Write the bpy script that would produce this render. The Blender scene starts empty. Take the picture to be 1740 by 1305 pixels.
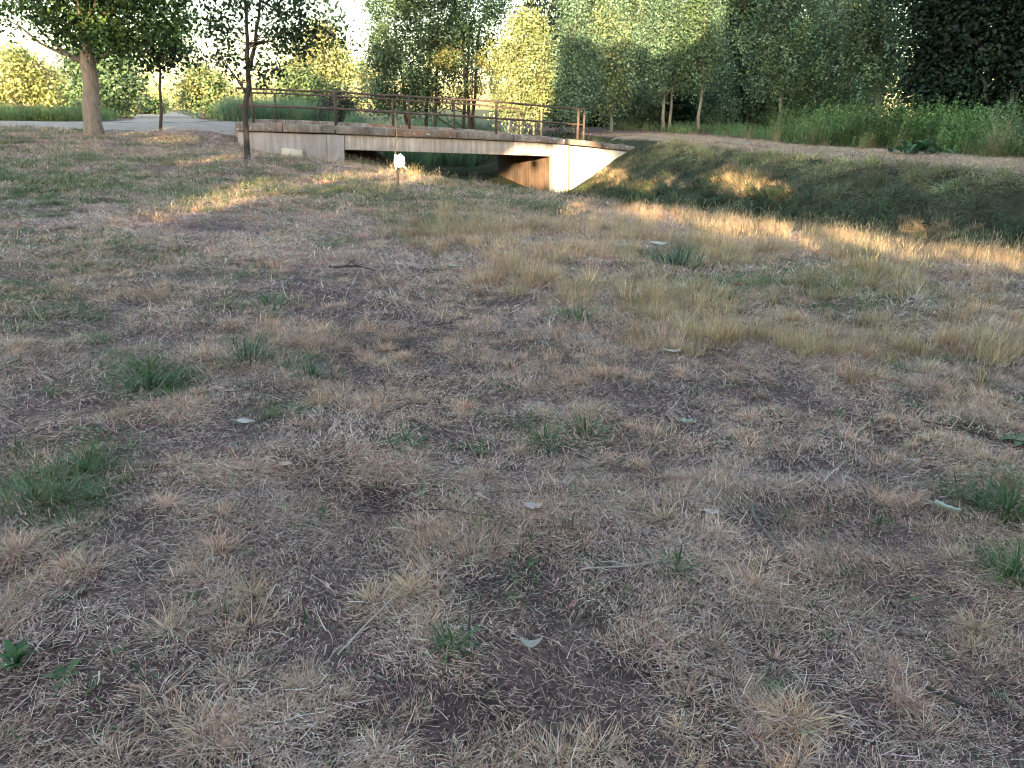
import bpy, math, random
import numpy as np
from mathutils import Vector, Matrix

# ------------------------------------------------------------------ camera
PW, PH, FPX = 1740.0, 1305.0, 1307.0
PITCH = math.atan((PH/2 - 186.0)/FPX)
ROLL = math.radians(1.0)
CAM = np.array([0.0, 0.0, 1.55])
_F = np.array([0, math.cos(PITCH), -math.sin(PITCH)])
_R0 = np.array([1.0, 0, 0])
_U0 = np.array([0, math.sin(PITCH), math.cos(PITCH)])
CR = _R0*math.cos(ROLL) + _U0*math.sin(ROLL)
CU = _U0*math.cos(ROLL) - _R0*math.sin(ROLL)
scene = bpy.context.scene
col = scene.collection
cd = bpy.data.cameras.new("camera")
cd.sensor_fit = 'HORIZONTAL'
cd.sensor_width = 36.0
cd.lens = 36.0*FPX/PW
cd.clip_start = 0.05
cd.clip_end = 3000
cam = bpy.data.objects.new("camera", cd)
col.objects.link(cam)
M = Matrix(((CR[0], CU[0], -_F[0], CAM[0]), (CR[1], CU[1], -_F[1], CAM[1]),
            (CR[2], CU[2], -_F[2], CAM[2]), (0, 0, 0, 1)))
cam.matrix_world = M
scene.camera = cam

# ------------------------------------------------------------------ sky, sun, exposure
SUN_AZ = math.radians(8.0)      # light travels towards +Y, turned this much to +X
SUN_EL = math.radians(7.0)
world = bpy.data.worlds.new("World")
scene.world = world
world.use_nodes = True
nt = world.node_tree
bg = nt.nodes["Background"]
sky = nt.nodes.new("ShaderNodeTexSky")
sky.sky_type = 'NISHITA'
sky.sun_disc = False
sky.sun_elevation = SUN_EL
sky.sun_rotation = math.pi + SUN_AZ
sky.air_density = 1.0
sky.dust_density = 1.6
sky.ozone_density = 1.0
nt.links.new(sky.outputs[0], bg.inputs[0])
bg.inputs[1].default_value = 0.15
ld = bpy.data.lights.new("sun", 'SUN')
ld.energy = 3.2
ld.color = (1.0, 0.76, 0.46)
ld.angle = math.radians(0.5)
sun = bpy.data.objects.new("sun", ld)
col.objects.link(sun)
LDIR = np.array([math.sin(SUN_AZ)*math.cos(SUN_EL), math.cos(SUN_AZ)*math.cos(SUN_EL), -math.sin(SUN_EL)])
sun.rotation_euler = Vector(LDIR).to_track_quat('-Z', 'Y').to_euler()
scene.view_settings.view_transform = 'Standard'
scene.view_settings.look = 'None'
scene.view_settings.exposure = 2.85
scene.view_settings.gamma = 1.0
scene.view_settings.use_curve_mapping = False
scene.render.engine = 'CYCLES'
scene.cycles.max_bounces = 4
scene.cycles.diffuse_bounces = 2
scene.cycles.transmission_bounces = 2
scene.cycles.transparent_max_bounces = 4
scene.cycles.filter_width = 1.1
scene.cycles.caustics_reflective = False
scene.cycles.caustics_refractive = False

rng = np.random.default_rng(7)
random.seed(7)

# ------------------------------------------------------------------ pixel <-> world helpers
def ray(px, py):
    return _F + CR*((px-PW/2)/FPX) + CU*((PH/2-py)/FPX)

def at(px, py, D):
    """point seen at a pixel, at horizontal distance Y = D"""
    d = ray(px, py)
    return CAM + d*(D/d[1])

def proj(P):
    P = np.atleast_2d(P) - CAM
    z = P @ _F
    z = np.where(z < 0.05, 0.05, z)
    return PW/2 + FPX*(P @ CR)/z, PH/2 - FPX*(P @ CU)/z

def depth_of(P):
    return float((np.asarray(P)-CAM) @ _F)

# ------------------------------------------------------------------ noise
def _hash(ix, iy, seed):
    n = (ix.astype(np.int64)*374761393 + iy.astype(np.int64)*668265263 + seed*1442695041) & 0x7fffffff
    n = ((n ^ (n >> 13))*1274126177) & 0x7fffffff
    n = n ^ (n >> 16)
    return (n & 0xffff)/65535.0

def vnoise(x, y, seed=0):
    ix, iy = np.floor(x), np.floor(y)
    fx, fy = x-ix, y-iy
    fx, fy = fx*fx*(3-2*fx), fy*fy*(3-2*fy)
    a, b = _hash(ix, iy, seed), _hash(ix+1, iy, seed)
    c, d = _hash(ix, iy+1, seed), _hash(ix+1, iy+1, seed)
    return (a*(1-fx)+b*fx)*(1-fy) + (c*(1-fx)+d*fx)*fy

def fbm(x, y, seed=0, oct=3):
    s, a, t = 0, 1.0, 0
    for k in range(oct):
        s = s + a*vnoise(x*2**k, y*2**k, seed+k*17)
        t += a
        a *= 0.5
    return s/t

def sstep(a, b, x):
    t = np.clip((x-a)/(b-a), 0, 1)
    return t*t*(3-2*t)

# ------------------------------------------------------------------ terrain
def plane_hit(px, py, z):
    d = ray(px, py)
    return CAM + d*((z-CAM[2])/d[2])

ctrl = []
for X in (-14, -9, -5, -2, 0, 2, 5):
    for Y in (-20, -6, -1, 2, 5, 8):
        ctrl.append((X, Y, 0.0 + (0.02*(-X-5) if X < -5 else 0)))
for (px, py, z) in [(160, 229, .58), (272, 222, .68), (415, 270, .28), (0, 262, .35), (0, 300, .2), (200, 330, .06),
                    (0, 222, .68), (0, 206, .70), (230, 212, .74), (330, 212, .82), (500, 268, .30),
                    (580, 282, .08), (690, 302, -.02), (840, 320, -.05), (1000, 347, -.08), (1200, 368, -.08),
                    (1450, 412, -.08), (1740, 446, -.08), (870, 400, 0), (600, 400, 0), (1300, 500, 0), (300, 420, 0)]:
    P = plane_hit(px, py, z)
    ctrl.append((P[0], P[1], z))
for (x, y, z) in [(5.2, 27.5, .58), (7.5, 22.5, .58), (10.2, 17, .58), (14, 12, .58), (20, 4, .58), (28, -8, .58),
                  (5.5, 33, .62), (9.5, 27, .6), (14, 19, .6), (22, 10, .6), (5, 38, .62), (14, 36, .62), (25, 25, .62),
                  (-10.8, 28, .84), (-10.8, 35.5, .86), (-9.6, 26.0, .5), (-8.6, 26.0, .1), (-7.4, 26.2, -.12), (-6.4, 26.4, -.3), (-9.0, 24.5, .25), (-7, 24.5, 0.0), (-5.4, 24.5, -.15), (-16, 30, .78), (-30, 30, .68), (-12, 42, .7), (-4, 45, .6)]:
    ctrl.append((x, y, z))
for Y in (55, 80, 130, 260, 600):
    for X in (-1.2, -.5, 0, .5, 1.2):
        ctrl.append((X*Y, Y, .6))
for X in (-600, -200, -60, 60, 200, 600):
    for Y in (-300, -60, -10, 40):
        ctrl.append((X, Y, .6 if X > 0 else .4))
ctrl = np.array(ctrl, float)

def _tpsk(r2):
    return np.where(r2 > 0, 0.5*r2*np.log(np.maximum(r2, 1e-12)), 0)
_cp = ctrl[:, :2]/30.0
_n = len(ctrl)
_K = _tpsk(((_cp[:, None]-_cp[None])**2).sum(-1)) + np.eye(_n)*2e-4
_P = np.c_[np.ones(_n), _cp]
_A = np.zeros((_n+3, _n+3))
_A[:_n, :_n], _A[:_n, _n:], _A[_n:, :_n] = _K, _P, _P.T
_w = np.linalg.solve(_A, np.r_[ctrl[:, 2], 0, 0, 0])

def tps(x, y):
    x, y = np.asarray(x, float), np.asarray(y, float)
    sh = x.shape
    x, y = x.ravel()/30, y.ravel()/30
    out = np.empty_like(x)
    for i in range(0, len(x), 20000):
        s = slice(i, i+20000)
        r2 = (x[s, None]-_cp[:, 0])**2 + (y[s, None]-_cp[:, 1])**2
        out[s] = _tpsk(r2) @ _w[:_n] + _w[_n] + x[s]*_w[_n+1] + y[s]*_w[_n+2]
    return np.clip(out, -.3, 1.0).reshape(sh)

LN = np.array([(40, -46), (14, -4), (6.4, 9.2), (4.9, 10.9), (3.3, 13.0), (1.45, 14.9), (-.4, 17.0), (-2.4, 19.3), (-4.4, 22.3),
               (-5.7, 26.5), (-7.9, 34.5), (-18, 70), (-40, 140)], float)
LF = np.array([(52, -40), (21, 1.5), (10.0, 16.2), (7.4, 20.8), (5.9, 25.2), (5.3, 29.0), (3.4, 36), (-7, 68), (-28, 138)], float)

def pdist(x, y, L):
    best = np.full(x.shape, 1e9)
    sg = np.ones(x.shape)
    for a, b in zip(L[:-1], L[1:]):
        d = b-a
        t = np.clip(((x-a[0])*d[0]+(y-a[1])*d[1])/(d@d), 0, 1)
        dx, dy = x-(a[0]+t*d[0]), y-(a[1]+t*d[1])
        r = np.hypot(dx, dy)
        s = np.sign(d[0]*(y-a[1])-d[1]*(x-a[0]))
        m = r < best
        best = np.where(m, r, best)
        sg = np.where(m, s, sg)
    return best*sg      # + on the left of the direction of travel

def ditch_u(x, y):
    dn = -pdist(x, y, LN)     # right of LN (travelling away) is the ditch
    df = pdist(x, y, LF)
    u = dn/(np.abs(dn)+np.abs(df)+1e-6)
    inside = (dn > 0) & (df > 0)
    return np.where(inside, u, np.where(dn <= 0, 0.0, 1.0)), dn, df

def terrain(x, y, fine=True):
    x, y = np.asarray(x, float), np.asarray(y, float)
    z = tps(x, y)
    u, dn, df = ditch_u(x, y)
    ub = .36+.26*sstep(20, 28, y)
    f = np.where(u < .34, sstep(0, .34, u), 1-sstep(ub, 1.02, np.maximum(u, ub)))
    z = z - (1.5+.25*sstep(18, 28, y))*f*sstep(-60, -20, -np.abs(y-25))
    if fine:
        k = np.clip(1.2-np.hypot(x, y)/60, .15, 1)
        z = z + k*(0.05*(fbm(x*.9, y*.9, 3)-.5) + 0.075*(fbm(x*3.6+9, y*3.6, 5, 2)-.5) + .10*(u > .3)*(u < .97)*(fbm(x*2.2, y*2.2, 8)-.5))
    return z

def ground(px, py):
    d = ray(px, py)
    t = np.concatenate([np.linspace(1.0, 12, 1500), np.linspace(12, 90, 2500)])
    P = CAM + d*t[:, None]
    h = P[:, 2]-terrain(P[:, 0], P[:, 1])
    i = np.argmax(h < 0)
    if h[i] >= 0:
        i = len(t)-1
    return P[i]

# ------------------------------------------------------------------ material helpers
def mat(name):
    m = bpy.data.materials.new(name)
    m.use_nodes = True
    n = m.node_tree.nodes
    return m, n, m.node_tree.links, n["Principled BSDF"]

def nd(n, t, **kw):
    x = n.new(t)
    for k, v in kw.items():
        setattr(x, k, v)
    return x

def ramp(n, stops):
    r = n.new("ShaderNodeValToRGB")
    e = r.color_ramp.elements
    while len(e) < len(stops):
        e.new(0.5)
    for i, (p, c) in enumerate(stops):
        e[i].position = p
        e[i].color = (*c, 1) if len(c) == 3 else c
    return r

def noise_node(n, l, scale, detail=5, rough=.6, vec=None):
    x = n.new("ShaderNodeTexNoise")
    x.inputs["Scale"].default_value = scale
    x.inputs["Detail"].default_value = detail
    x.inputs["Roughness"].default_value = rough
    if vec is not None:
        l.new(vec, x.inputs["Vector"])
    return x

def mixc(n, l, fac, a, b, mode='MIX'):
    x = n.new("ShaderNodeMix")
    x.data_type = 'RGBA'
    x.blend_type = mode
    for s, v in ((x.inputs[0], fac), (x.inputs[6], a), (x.inputs[7], b)):
        if isinstance(v, (int, float)):
            s.default_value = v
        elif isinstance(v, tuple):
            s.default_value = (*v, 1)
        else:
            l.new(v, s)
    return x.outputs[2]

def blade_mat(name, transl=0.25, rough=.75, inst=True):
    m, n, l, b = mat(name)
    a = nd(n, "ShaderNodeAttribute", attribute_name="col")
    c = a.outputs["Color"]
    if inst:
        t = nd(n, "ShaderNodeAttribute", attribute_name="tint", attribute_type='INSTANCER')
        c = mixc(n, l, 1.0, c, t.outputs["Color"], 'MULTIPLY')
    l.new(c, b.inputs["Base Color"])
    b.inputs["Roughness"].default_value = rough
    b.inputs["Specular IOR Level"].default_value = 0.25
    tr = n.new("ShaderNodeBsdfTranslucent")
    l.new(c, tr.inputs["Color"])
    mx = n.new("ShaderNodeMixShader")
    mx.inputs[0].default_value = transl
    l.new(b.outputs[0], mx.inputs[1])
    l.new(tr.outputs[0], mx.inputs[2])
    l.new(mx.outputs[0], n["Material Output"].inputs[0])
    return m

M_STRAW = blade_mat("dry_blade", .15, .7)
M_GREEN = blade_mat("green_blade", .25, .6)
M_LEAF = blade_mat("tree_leaf", .30, .55, inst=False)

def make_bark(name, dark, light, scale=14):
    m, n, l, b = mat(name)
    tc = n.new("ShaderNodeTexCoord")
    mp = n.new("ShaderNodeMapping")
    mp.inputs["Scale"].default_value = (1, 1, .22)
    l.new(tc.outputs["Object"], mp.inputs[0])
    nz = noise_node(n, l, scale, 6, .65, mp.outputs[0])
    r = ramp(n, [(.3, dark), (.7, light)])
    l.new(nz.outputs[0], r.inputs[0])
    l.new(r.outputs[0], b.inputs["Base Color"])
    b.inputs["Roughness"].default_value = .9
    bp = n.new("ShaderNodeBump")
    bp.inputs["Strength"].default_value = .6
    bp.inputs["Distance"].default_value = .03
    l.new(nz.outputs[0], bp.inputs["Height"])
    l.new(bp.outputs[0], b.inputs["Normal"])
    return m
M_BARK = make_bark("bark_brown", (.13, .10, .08), (.32, .26, .21))
M_BARKD = make_bark("bark_dark", (.03, .024, .02), (.09, .07, .055))
M_BARKP = make_bark("bark_pale", (.16, .15, .11), (.36, .34, .27))

# ------------------------------------------------------------------ mesh helpers
def mesh_np(name, V, F, material, colors=None, smooth=False):
    """V (n,3); F list of (k,m) index arrays of equal-size faces"""
    me = bpy.data.meshes.new(name)
    V = np.asarray(V, np.float32)
    if isinstance(F, np.ndarray):
        F = [F]
    F = [f for f in F if len(f)]
    nl = sum(f.size for f in F)
    npoly = sum(len(f) for f in F)
    me.vertices.add(len(V))
    me.vertices.foreach_set("co", V.ravel())
    me.loops.add(nl)
    me.polygons.add(npoly)
    me.loops.foreach_set("vertex_index", np.concatenate([f.ravel() for f in F]).astype(np.int32))
    starts, o = [], 0
    for f in F:
        starts.append(o+np.arange(len(f))*f.shape[1])
        o += f.size
    me.polygons.foreach_set("loop_start", np.concatenate(starts).astype(np.int32))
    if smooth:
        me.polygons.foreach_set("use_smooth", np.ones(npoly, bool))
    me.update(calc_edges=True)
    me.validate()
    if colors is not None:
        a = me.color_attributes.new("col", 'FLOAT_COLOR', 'POINT')
        c = np.ones((len(V), 4), np.float32)
        c[:, :3] = colors
        a.data.foreach_set("color", c.ravel())
    if material is not None:
        me.materials.append(material)
    return me

def put(name, me, parent=None, loc=None):
    o = bpy.data.objects.new(name, me)
    col.objects.link(o)
    if parent is not None:
        o.parent = parent
    if loc is not None:
        o.location = loc
    return o

def tag(o, label=None, cat=None, group=None, kind=None):
    if label: o["label"] = label
    if cat: o["category"] = cat
    if group: o["group"] = group
    if kind: o["kind"] = kind
    return o

def empty(name, loc, label, cat, group=None):
    o = bpy.data.objects.new(name, None)
    o.empty_display_size = .2
    o.location = tuple(float(v) for v in loc)
    col.objects.link(o)
    return tag(o, label, cat, group)

def tube(pts, rad, sides=7, cap=True):
    pts = np.asarray(pts, float)
    n = len(pts)
    rad = np.broadcast_to(np.asarray(rad, float), (n,))
    T = np.gradient(pts, axis=0)
    T /= np.linalg.norm(T, axis=1)[:, None]+1e-9
    ref = np.array([0, 0, 1.0]) if abs(T[:, 2]).mean() < .8 else np.array([1.0, 0, 0])
    A = np.cross(T, ref)
    A /= np.linalg.norm(A, axis=1)[:, None]+1e-9
    B = np.cross(T, A)
    th = np.arange(sides)*2*math.pi/sides
    V = pts[:, None] + rad[:, None, None]*(A[:, None]*np.cos(th)[None, :, None] + B[:, None]*np.sin(th)[None, :, None])
    V = V.reshape(-1, 3)
    i = np.arange(n-1)[:, None]*sides
    j = np.arange(sides)[None]
    k = (j+1) % sides
    F = np.stack([i+j, i+k, i+sides+k, i+sides+j], -1).reshape(-1, 4)
    fs = [F[:, ::-1]]
    if cap:
        fs.append(np.arange(sides)[None])
        fs.append((np.arange(sides)[::-1]+(n-1)*sides)[None])
    return V, fs

def join(parts):
    Vs, by, o = [], {}, 0
    for V, fs in parts:
        if isinstance(fs, np.ndarray):
            fs = [fs]
        Vs.append(V)
        for f in fs:
            by.setdefault(f.shape[1], []).append(f+o)
        o += len(V)
    return np.concatenate(Vs), [np.concatenate(f) for f in by.values()]

# blades: ribbons with K segments
def blades(root, az, th0, bend, length, width, K=3, taper=True, twist=0.0):
    N = len(root)
    h = np.stack([np.cos(az), np.sin(az), np.zeros(N)], 1)
    w = np.stack([-np.sin(az), np.cos(az), np.zeros(N)], 1)
    P = [root]
    p = root
    for i in range(K):
        th = th0 - bend*(i+.5)/K
        d = h*np.cos(th)[:, None]
        d[:, 2] = np.sin(th)
        if twist:
            d = d + w*(rng.normal(0, twist, N))[:, None]
        p = p + d*(length/K)[:, None]
        P.append(p)
    V = []
    for i in range(K+1):
        s = (1-(i/K)**1.6*.9) if taper else 1.0
        ww = w*(width*.5*s)[:, None]
        V += [P[i]-ww, P[i]+ww]
    V = np.stack(V, 1)               # N, 2(K+1), 3
    base = np.arange(N)[:, None]*(2*(K+1))
    F = []
    for i in range(K):
        F.append(np.stack([base[:, 0]+2*i, base[:, 0]+2*i+1, base[:, 0]+2*i+3, base[:, 0]+2*i+2], 1))
    return V.reshape(-1, 3), np.concatenate(F), 2*(K+1)

def pick(cols, N, jit=.18):
    cols = np.array(cols, float)
    c = cols[rng.integers(0, len(cols), N)]
    return c*(1+rng.normal(0, jit, (N, 1)))*(1+rng.normal(0, .05, (N, 3)))

# ------------------------------------------------------------------ ground material
def ground_mat():
    m, n, l, b = mat("dry_lawn_soil")
    tc = n.new("ShaderNodeTexCoord")
    v = tc.outputs["Object"]
    a = nd(n, "ShaderNodeAttribute", attribute_name="col")
    n1 = noise_node(n, l, 5.0, 8, .7, v)
    n2 = noise_node(n, l, 45.0, 6, .75, v)
    r1 = ramp(n, [(.3, (.45, .45, .47)), (.55, (.95, .95, .95)), (.8, (1.35, 1.3, 1.25))])
    l.new(n1.outputs[0], r1.inputs[0])
    c = mixc(n, l, 1.0, a.outputs["Color"], r1.outputs[0], 'MULTIPLY')
    r2 = ramp(n, [(.3, (.35, .34, .34)), (.5, (.9, .9, .9)), (.72, (1.7, 1.62, 1.5))])
    l.new(n2.outputs[0], r2.inputs[0])
    c = mixc(n, l, 1.0, c, r2.outputs[0], 'MULTIPLY')
    l.new(c, b.inputs["Base Color"])
    b.inputs["Roughness"].default_value = .95
    b.inputs["Specular IOR Level"].default_value = .1
    bp = n.new("ShaderNodeBump")
    bp.inputs["Strength"].default_value = .8
    bp.inputs["Distance"].default_value = .02
    l.new(n2.outputs[0], bp.inputs["Height"])
    l.new(bp.outputs[0], b.inputs["Normal"])
    return m

def blobw(px, py, L):
    """soft union of pixel-space ellipses marking where a kind of grass grows"""
    w = np.zeros(np.shape(px))
    for (cx, cy, rx, ry, s) in L:
        d = ((px-cx)/rx)**2+((py-cy)/ry)**2
        w = np.maximum(w, s*np.exp(-d*1.2))
    return w

# where the lawn is green / long and golden / worn to soil (laid out from the photograph)
Z_GREEN = [(60, 310, 230, 60, .9), (300, 330, 220, 45, .6), (560, 330, 160, 40, .75), (880, 350, 130, 28, .6), (120, 430, 220, 60, .55),
           (60, 520, 120, 50, .5), (430, 520, 60, 25, .4), (250, 640, 90, 40, .8), (420, 600, 60, 30, .6), (520, 630, 60, 30, .55),
           (1330, 480, 230, 40, .75), (1150, 440, 70, 25, .7), (720, 375, 110, 30, .55), (540, 410, 120, 30, .4), (100, 830, 120, 70, .85),
           (1690, 830, 80, 50, .8), (1720, 960, 50, 70, .6), (940, 730, 90, 30, .6), (330, 455, 160, 30, .4), (985, 530, 40, 20, .7),
           (1480, 500, 150, 40, .5), (450, 690, 70, 25, .4), (640, 255, 300, 20, .4), (200, 270, 400, 25, .45), (1400, 1010, 120, 50, .18), (1050, 1040, 160, 60, .22)]
Z_TALL = [(800, 390, 180, 55, .8), (920, 440, 130, 70, 1.0), (1050, 420, 160, 60, .9), (1150, 500, 200, 70, .8), (1300, 420, 260, 50, .9),
          (1500, 460, 260, 70, .8), (1250, 570, 220, 50, .8), (1480, 590, 220, 60, .75), (1690, 560, 150, 80, .75), (1600, 620, 150, 50, .7),
          (650, 330, 130, 30, .5), (1000, 480, 120, 50, .7), (1400, 370, 500, 40, .7)]
Z_SOIL = [(380, 385, 140, 25, .8), (560, 480, 180, 40, .8), (700, 570, 260, 80, .9), (640, 850, 120, 40, .9), (1000, 1000, 200, 70, .7), (230, 950, 120, 60, .5),
          (830, 1220, 260, 70, .9), (1350, 800, 160, 60, .6), (80, 1130, 120, 60, .6), (560, 990, 120, 50, .6), (1200, 1180, 220, 80, .5), (300, 470, 200, 30, .5),
          (750, 640, 160, 40, .8), (1180, 660, 140, 30, .6), (300, 890, 160, 40, .4), (620, 1180, 120, 60, .5)]

def zones(x, y, z):
    px, py = proj(np.stack([x, y, z], 1))
    ok = y > .8
    j = 28*(fbm(x*2.3, y*2.3, 21)-.5)
    g = np.where(ok, blobw(px+j*2, py+j*.6, Z_GREEN), .3)
    t = np.where(ok, blobw(px+j*2, py+j*.6, Z_TALL), .3)
    s = np.where(ok, blobw(px+j*2, py+j*.6, Z_SOIL), .3)
    return g, t, s

# ------------------------------------------------------------------ the ground sheet
def lines(a, b, step, lo, hi, g=1.28):
    core = np.arange(a, b+1e-6, step)
    L, s, v = [], step, a
    while v > lo:
        s *= g
        v -= s
        L.append(max(v, lo))
    R, s, v = [], step, b
    while v < hi:
        s *= g
        v += s
        R.append(min(v, hi))
    return np.array(L[::-1]+list(core)+R)
gx = lines(-11, 13, .11, -900, 900)
gy = lines(.4, 38, .11, -500, 1200)
GX, GY = np.meshgrid(gx, gy)
GZ = terrain(GX, GY)
V = np.stack([GX.ravel(), GY.ravel(), GZ.ravel()], 1)
nx, ny = len(gx), len(gy)
ii = (np.arange(ny-1)[:, None]*nx+np.arange(nx-1)[None]).ravel()
F = np.stack([ii, ii+1, ii+nx+1, ii+nx], 1)
g_, t_, s_ = zones(V[:, 0], V[:, 1], V[:, 2])
u_, dn_, df_ = ditch_u(V[:, 0], V[:, 1])
nz_ = fbm(V[:, 0]*1.3, V[:, 1]*1.3, 31)
soil, thatch, green, gold = [np.array(c) for c in ((.052, .035, .035), (.165, .105, .095), (.14, .15, .075), (.26, .19, .11))]
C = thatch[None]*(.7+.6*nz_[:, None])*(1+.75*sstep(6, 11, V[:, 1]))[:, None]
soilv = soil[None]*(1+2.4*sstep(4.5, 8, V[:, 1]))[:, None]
C = C*(1-s_[:, None]*.6)+soilv*s_[:, None]*.6
C = C*(1-t_[:, None]*.5)+gold*t_[:, None]*.5
C = C*(1-g_[:, None]*.8)+green*g_[:, None]*.8
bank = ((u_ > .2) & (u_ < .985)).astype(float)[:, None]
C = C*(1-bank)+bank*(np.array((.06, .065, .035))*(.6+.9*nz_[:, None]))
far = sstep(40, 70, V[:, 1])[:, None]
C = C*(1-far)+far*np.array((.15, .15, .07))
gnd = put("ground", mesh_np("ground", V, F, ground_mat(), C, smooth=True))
tag(gnd, "dry grass field with a ditch cut through it", kind="structure")

# ------------------------------------------------------------------ path
def path_mat(nm, c1, c2):
    m, n, l, b = mat(nm)
    tc = n.new("ShaderNodeTexCoord")
    n1 = noise_node(n, l, 1.2, 6, .65, tc.outputs["Object"])
    n2 = noise_node(n, l, 60, 4, .7, tc.outputs["Object"])
    r = ramp(n, [(.3, c1), (.7, c2)])
    l.new(n1.outputs[0], r.inputs[0])
    r2 = ramp(n, [(.3, (.6, .6, .6)), (.7, (1.25, 1.25, 1.25))])
    l.new(n2.outputs[0], r2.inputs[0])
    l.new(mixc(n, l, 1, r.outputs[0], r2.outputs[0], 'MULTIPLY'), b.inputs["Base Color"])
    b.inputs["Roughness"].default_value = .95
    bp = n.new("ShaderNodeBump")
    bp.inputs["Strength"].default_value = .5
    bp.inputs["Distance"].default_value = .02
    l.new(n2.outputs[0], bp.inputs["Height"])
    l.new(bp.outputs[0], b.inputs["Normal"])
    return m
M_PATH = path_mat("pale_gravel", (.27, .215, .175), (.41, .335, .275))
M_TRACK = path_mat("dusty_track", (.30, .25, .18), (.44, .37, .27))

def strip(name, P, W, lift=.02, step=.35, nw=9, seed=1):
    P, W = np.array(P, float), np.array(W, float)
    seg = np.r_[0, np.cumsum(np.hypot(*np.diff(P, axis=0).T))]
    s = np.arange(0, seg[-1], step)
    x, y, w = np.interp(s, seg, P[:, 0]), np.interp(s, seg, P[:, 1]), np.interp(s, seg, W)
    for _ in range(8):
        x[1:-1] = (x[:-2]+x[1:-1]*2+x[2:])/4
        y[1:-1] = (y[:-2]+y[1:-1]*2+y[2:])/4
    tx, ty = np.gradient(x), np.gradient(y)
    q = np.hypot(tx, ty)
    nxv, nyv = -ty/q, tx/q
    k = np.linspace(-.5, .5, nw)
    wl = w*(1+.16*(fbm(s*.5, s*0, seed)-.5))
    XX = x[:, None]+nxv[:, None]*k*wl[:, None]
    YY = y[:, None]+nyv[:, None]*k*wl[:, None]
    ZZ = terrain(XX, YY)+lift*np.where(np.abs(k) > .49, -.6, 1)[None]
    V = np.stack([XX.ravel(), YY.ravel(), ZZ.ravel()], 1)
    i = (np.arange(len(s)-1)[:, None]*nw+np.arange(nw-1)[None]).ravel()
    o = put(name, mesh_np(name, V, np.stack([i, i+nw, i+nw+1, i+1], 1), M_PATH, smooth=True))
    return tag(o, kind="structure")
p = strip("path", [(-8.6, 31.0), (-14, 30.8), (-22, 30.5), (-40, 30)], [8.2, 8.0, 8.0, 7.6], .03)
p["label"] = "pale gravel road leading onto the bridge from the left"
p = strip("path", [(-15, 34), (-19, 45), (-27, 62), (-42, 95)], [5, 4.5, 4.5, 4.5], .034, seed=3)
p["label"] = "pale gravel lane branching away into the distance"
p = strip("path", [(5.3, 33.5), (7.5, 29), (10.5, 22.5), (14.8, 15.2), (24, 3)], [4.0, 1.7, 1.4, 1.4, 1.4], .015, seed=5)
p["label"] = "trodden pale track along the far bank top"
p.data.materials[0] = M_TRACK

# ------------------------------------------------------------------ bridge
def concrete(name, base, stain, rust=0.0, lichen=0.0, streak=.5):
    m, n, l, b = mat(name)
    tc = n.new("ShaderNodeTexCoord")
    o = tc.outputs["Object"]
    n1 = noise_node(n, l, 1.3, 8, .7, o)
    r1 = ramp(n, [(.35, (0, 0, 0)), (.68, (1, 1, 1))])
    l.new(n1.outputs[0], r1.inputs[0])
    c = mixc(n, l, r1.outputs[0], stain, base)
    mp = n.new("ShaderNodeMapping")
    mp.inputs["Scale"].default_value = (5, 5, .35)
    l.new(o, mp.inputs[0])
    n2 = noise_node(n, l, 1.6, 5, .6, mp.outputs[0])
    r2 = ramp(n, [(.42, (.45, .43, .41)), (.62, (1, 1, 1))])
    l.new(n2.outputs[0], r2.inputs[0])
    c = mixc(n, l, streak, c, r2.outputs[0], 'MULTIPLY')
    if rust:
        n3 = noise_node(n, l, .9, 4, .6, o)
        r3 = ramp(n, [(.52, (0, 0, 0)), (.66, (rust,)*3)])
        l.new(n3.outputs[0], r3.inputs[0])
        c = mixc(n, l, r3.outputs[0], c, (.24, .12, .07))
    if lichen:
        n4 = noise_node(n, l, 9, 3, .5, o)
        r4 = ramp(n, [(.63, (0, 0, 0)), (.68, (lichen,)*3)])
        l.new(n4.outputs[0], r4.inputs[0])
        c = mixc(n, l, r4.outputs[0], c, (.5, .5, .44))
    n5 = noise_node(n, l, 40, 5, .7, o)
    r5 = ramp(n, [(.3, (.88, .88, .88)), (.7, (1.06, 1.06, 1.06))])
    l.new(n5.outputs[0], r5.inputs[0])
    c = mixc(n, l, 1, c, r5.outputs[0], 'MULTIPLY')
    l.new(c, b.inputs["Base Color"])
    b.inputs["Roughness"].default_value = .9
    bp = n.new("ShaderNodeBump")
    bp.inputs["Strength"].default_value = .3
    bp.inputs["Distance"].default_value = .008
    l.new(n5.outputs[0], bp.inputs["Height"])
    l.new(bp.outputs[0], b.inputs["Normal"])
    return m
M_COPE = concrete("mossy_coping", (.37, .33, .295), (.11, .092, .08), rust=.75, lichen=.9)
M_GIRD = concrete("pale_girder", (.66, .60, .55), (.50, .44, .40), streak=.6)
M_WING = concrete("grey_render", (.47, .43, .42), (.35, .315, .305), streak=.4)
M_ABUT = concrete("stained_abutment", (.33, .235, .17), (.18, .115, .08), rust=.5, streak=.6)
M_WALL = concrete("cream_wall", (.70, .65, .56), (.60, .54, .45), streak=.3)

BA, BB = at(571, 214, 27.0), at(990, 238, 29.0)
BE = (BB-BA)[:2]
BE = BE/np.linalg.norm(BE)
BN = np.array([-BE[1], BE[0]])
SK = np.array([-2.2, 7.5])          # skewed across-deck direction, one deck width long

def vp(px, py, off=0.0):
    """point on the near face of the bridge (off metres in front of it)"""
    o = BA[:2]-BN*off
    d = ray(px, py)
    t = ((o-CAM[:2]) @ BN)/(d[:2] @ BN)
    return CAM+d*t

bridge = empty("bridge", (*(BA[:2]), 0.0), "old concrete road bridge with pale girder and mossy coping over the ditch", "bridge")
BL = np.array([*(BA[:2]), 0.0])

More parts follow.
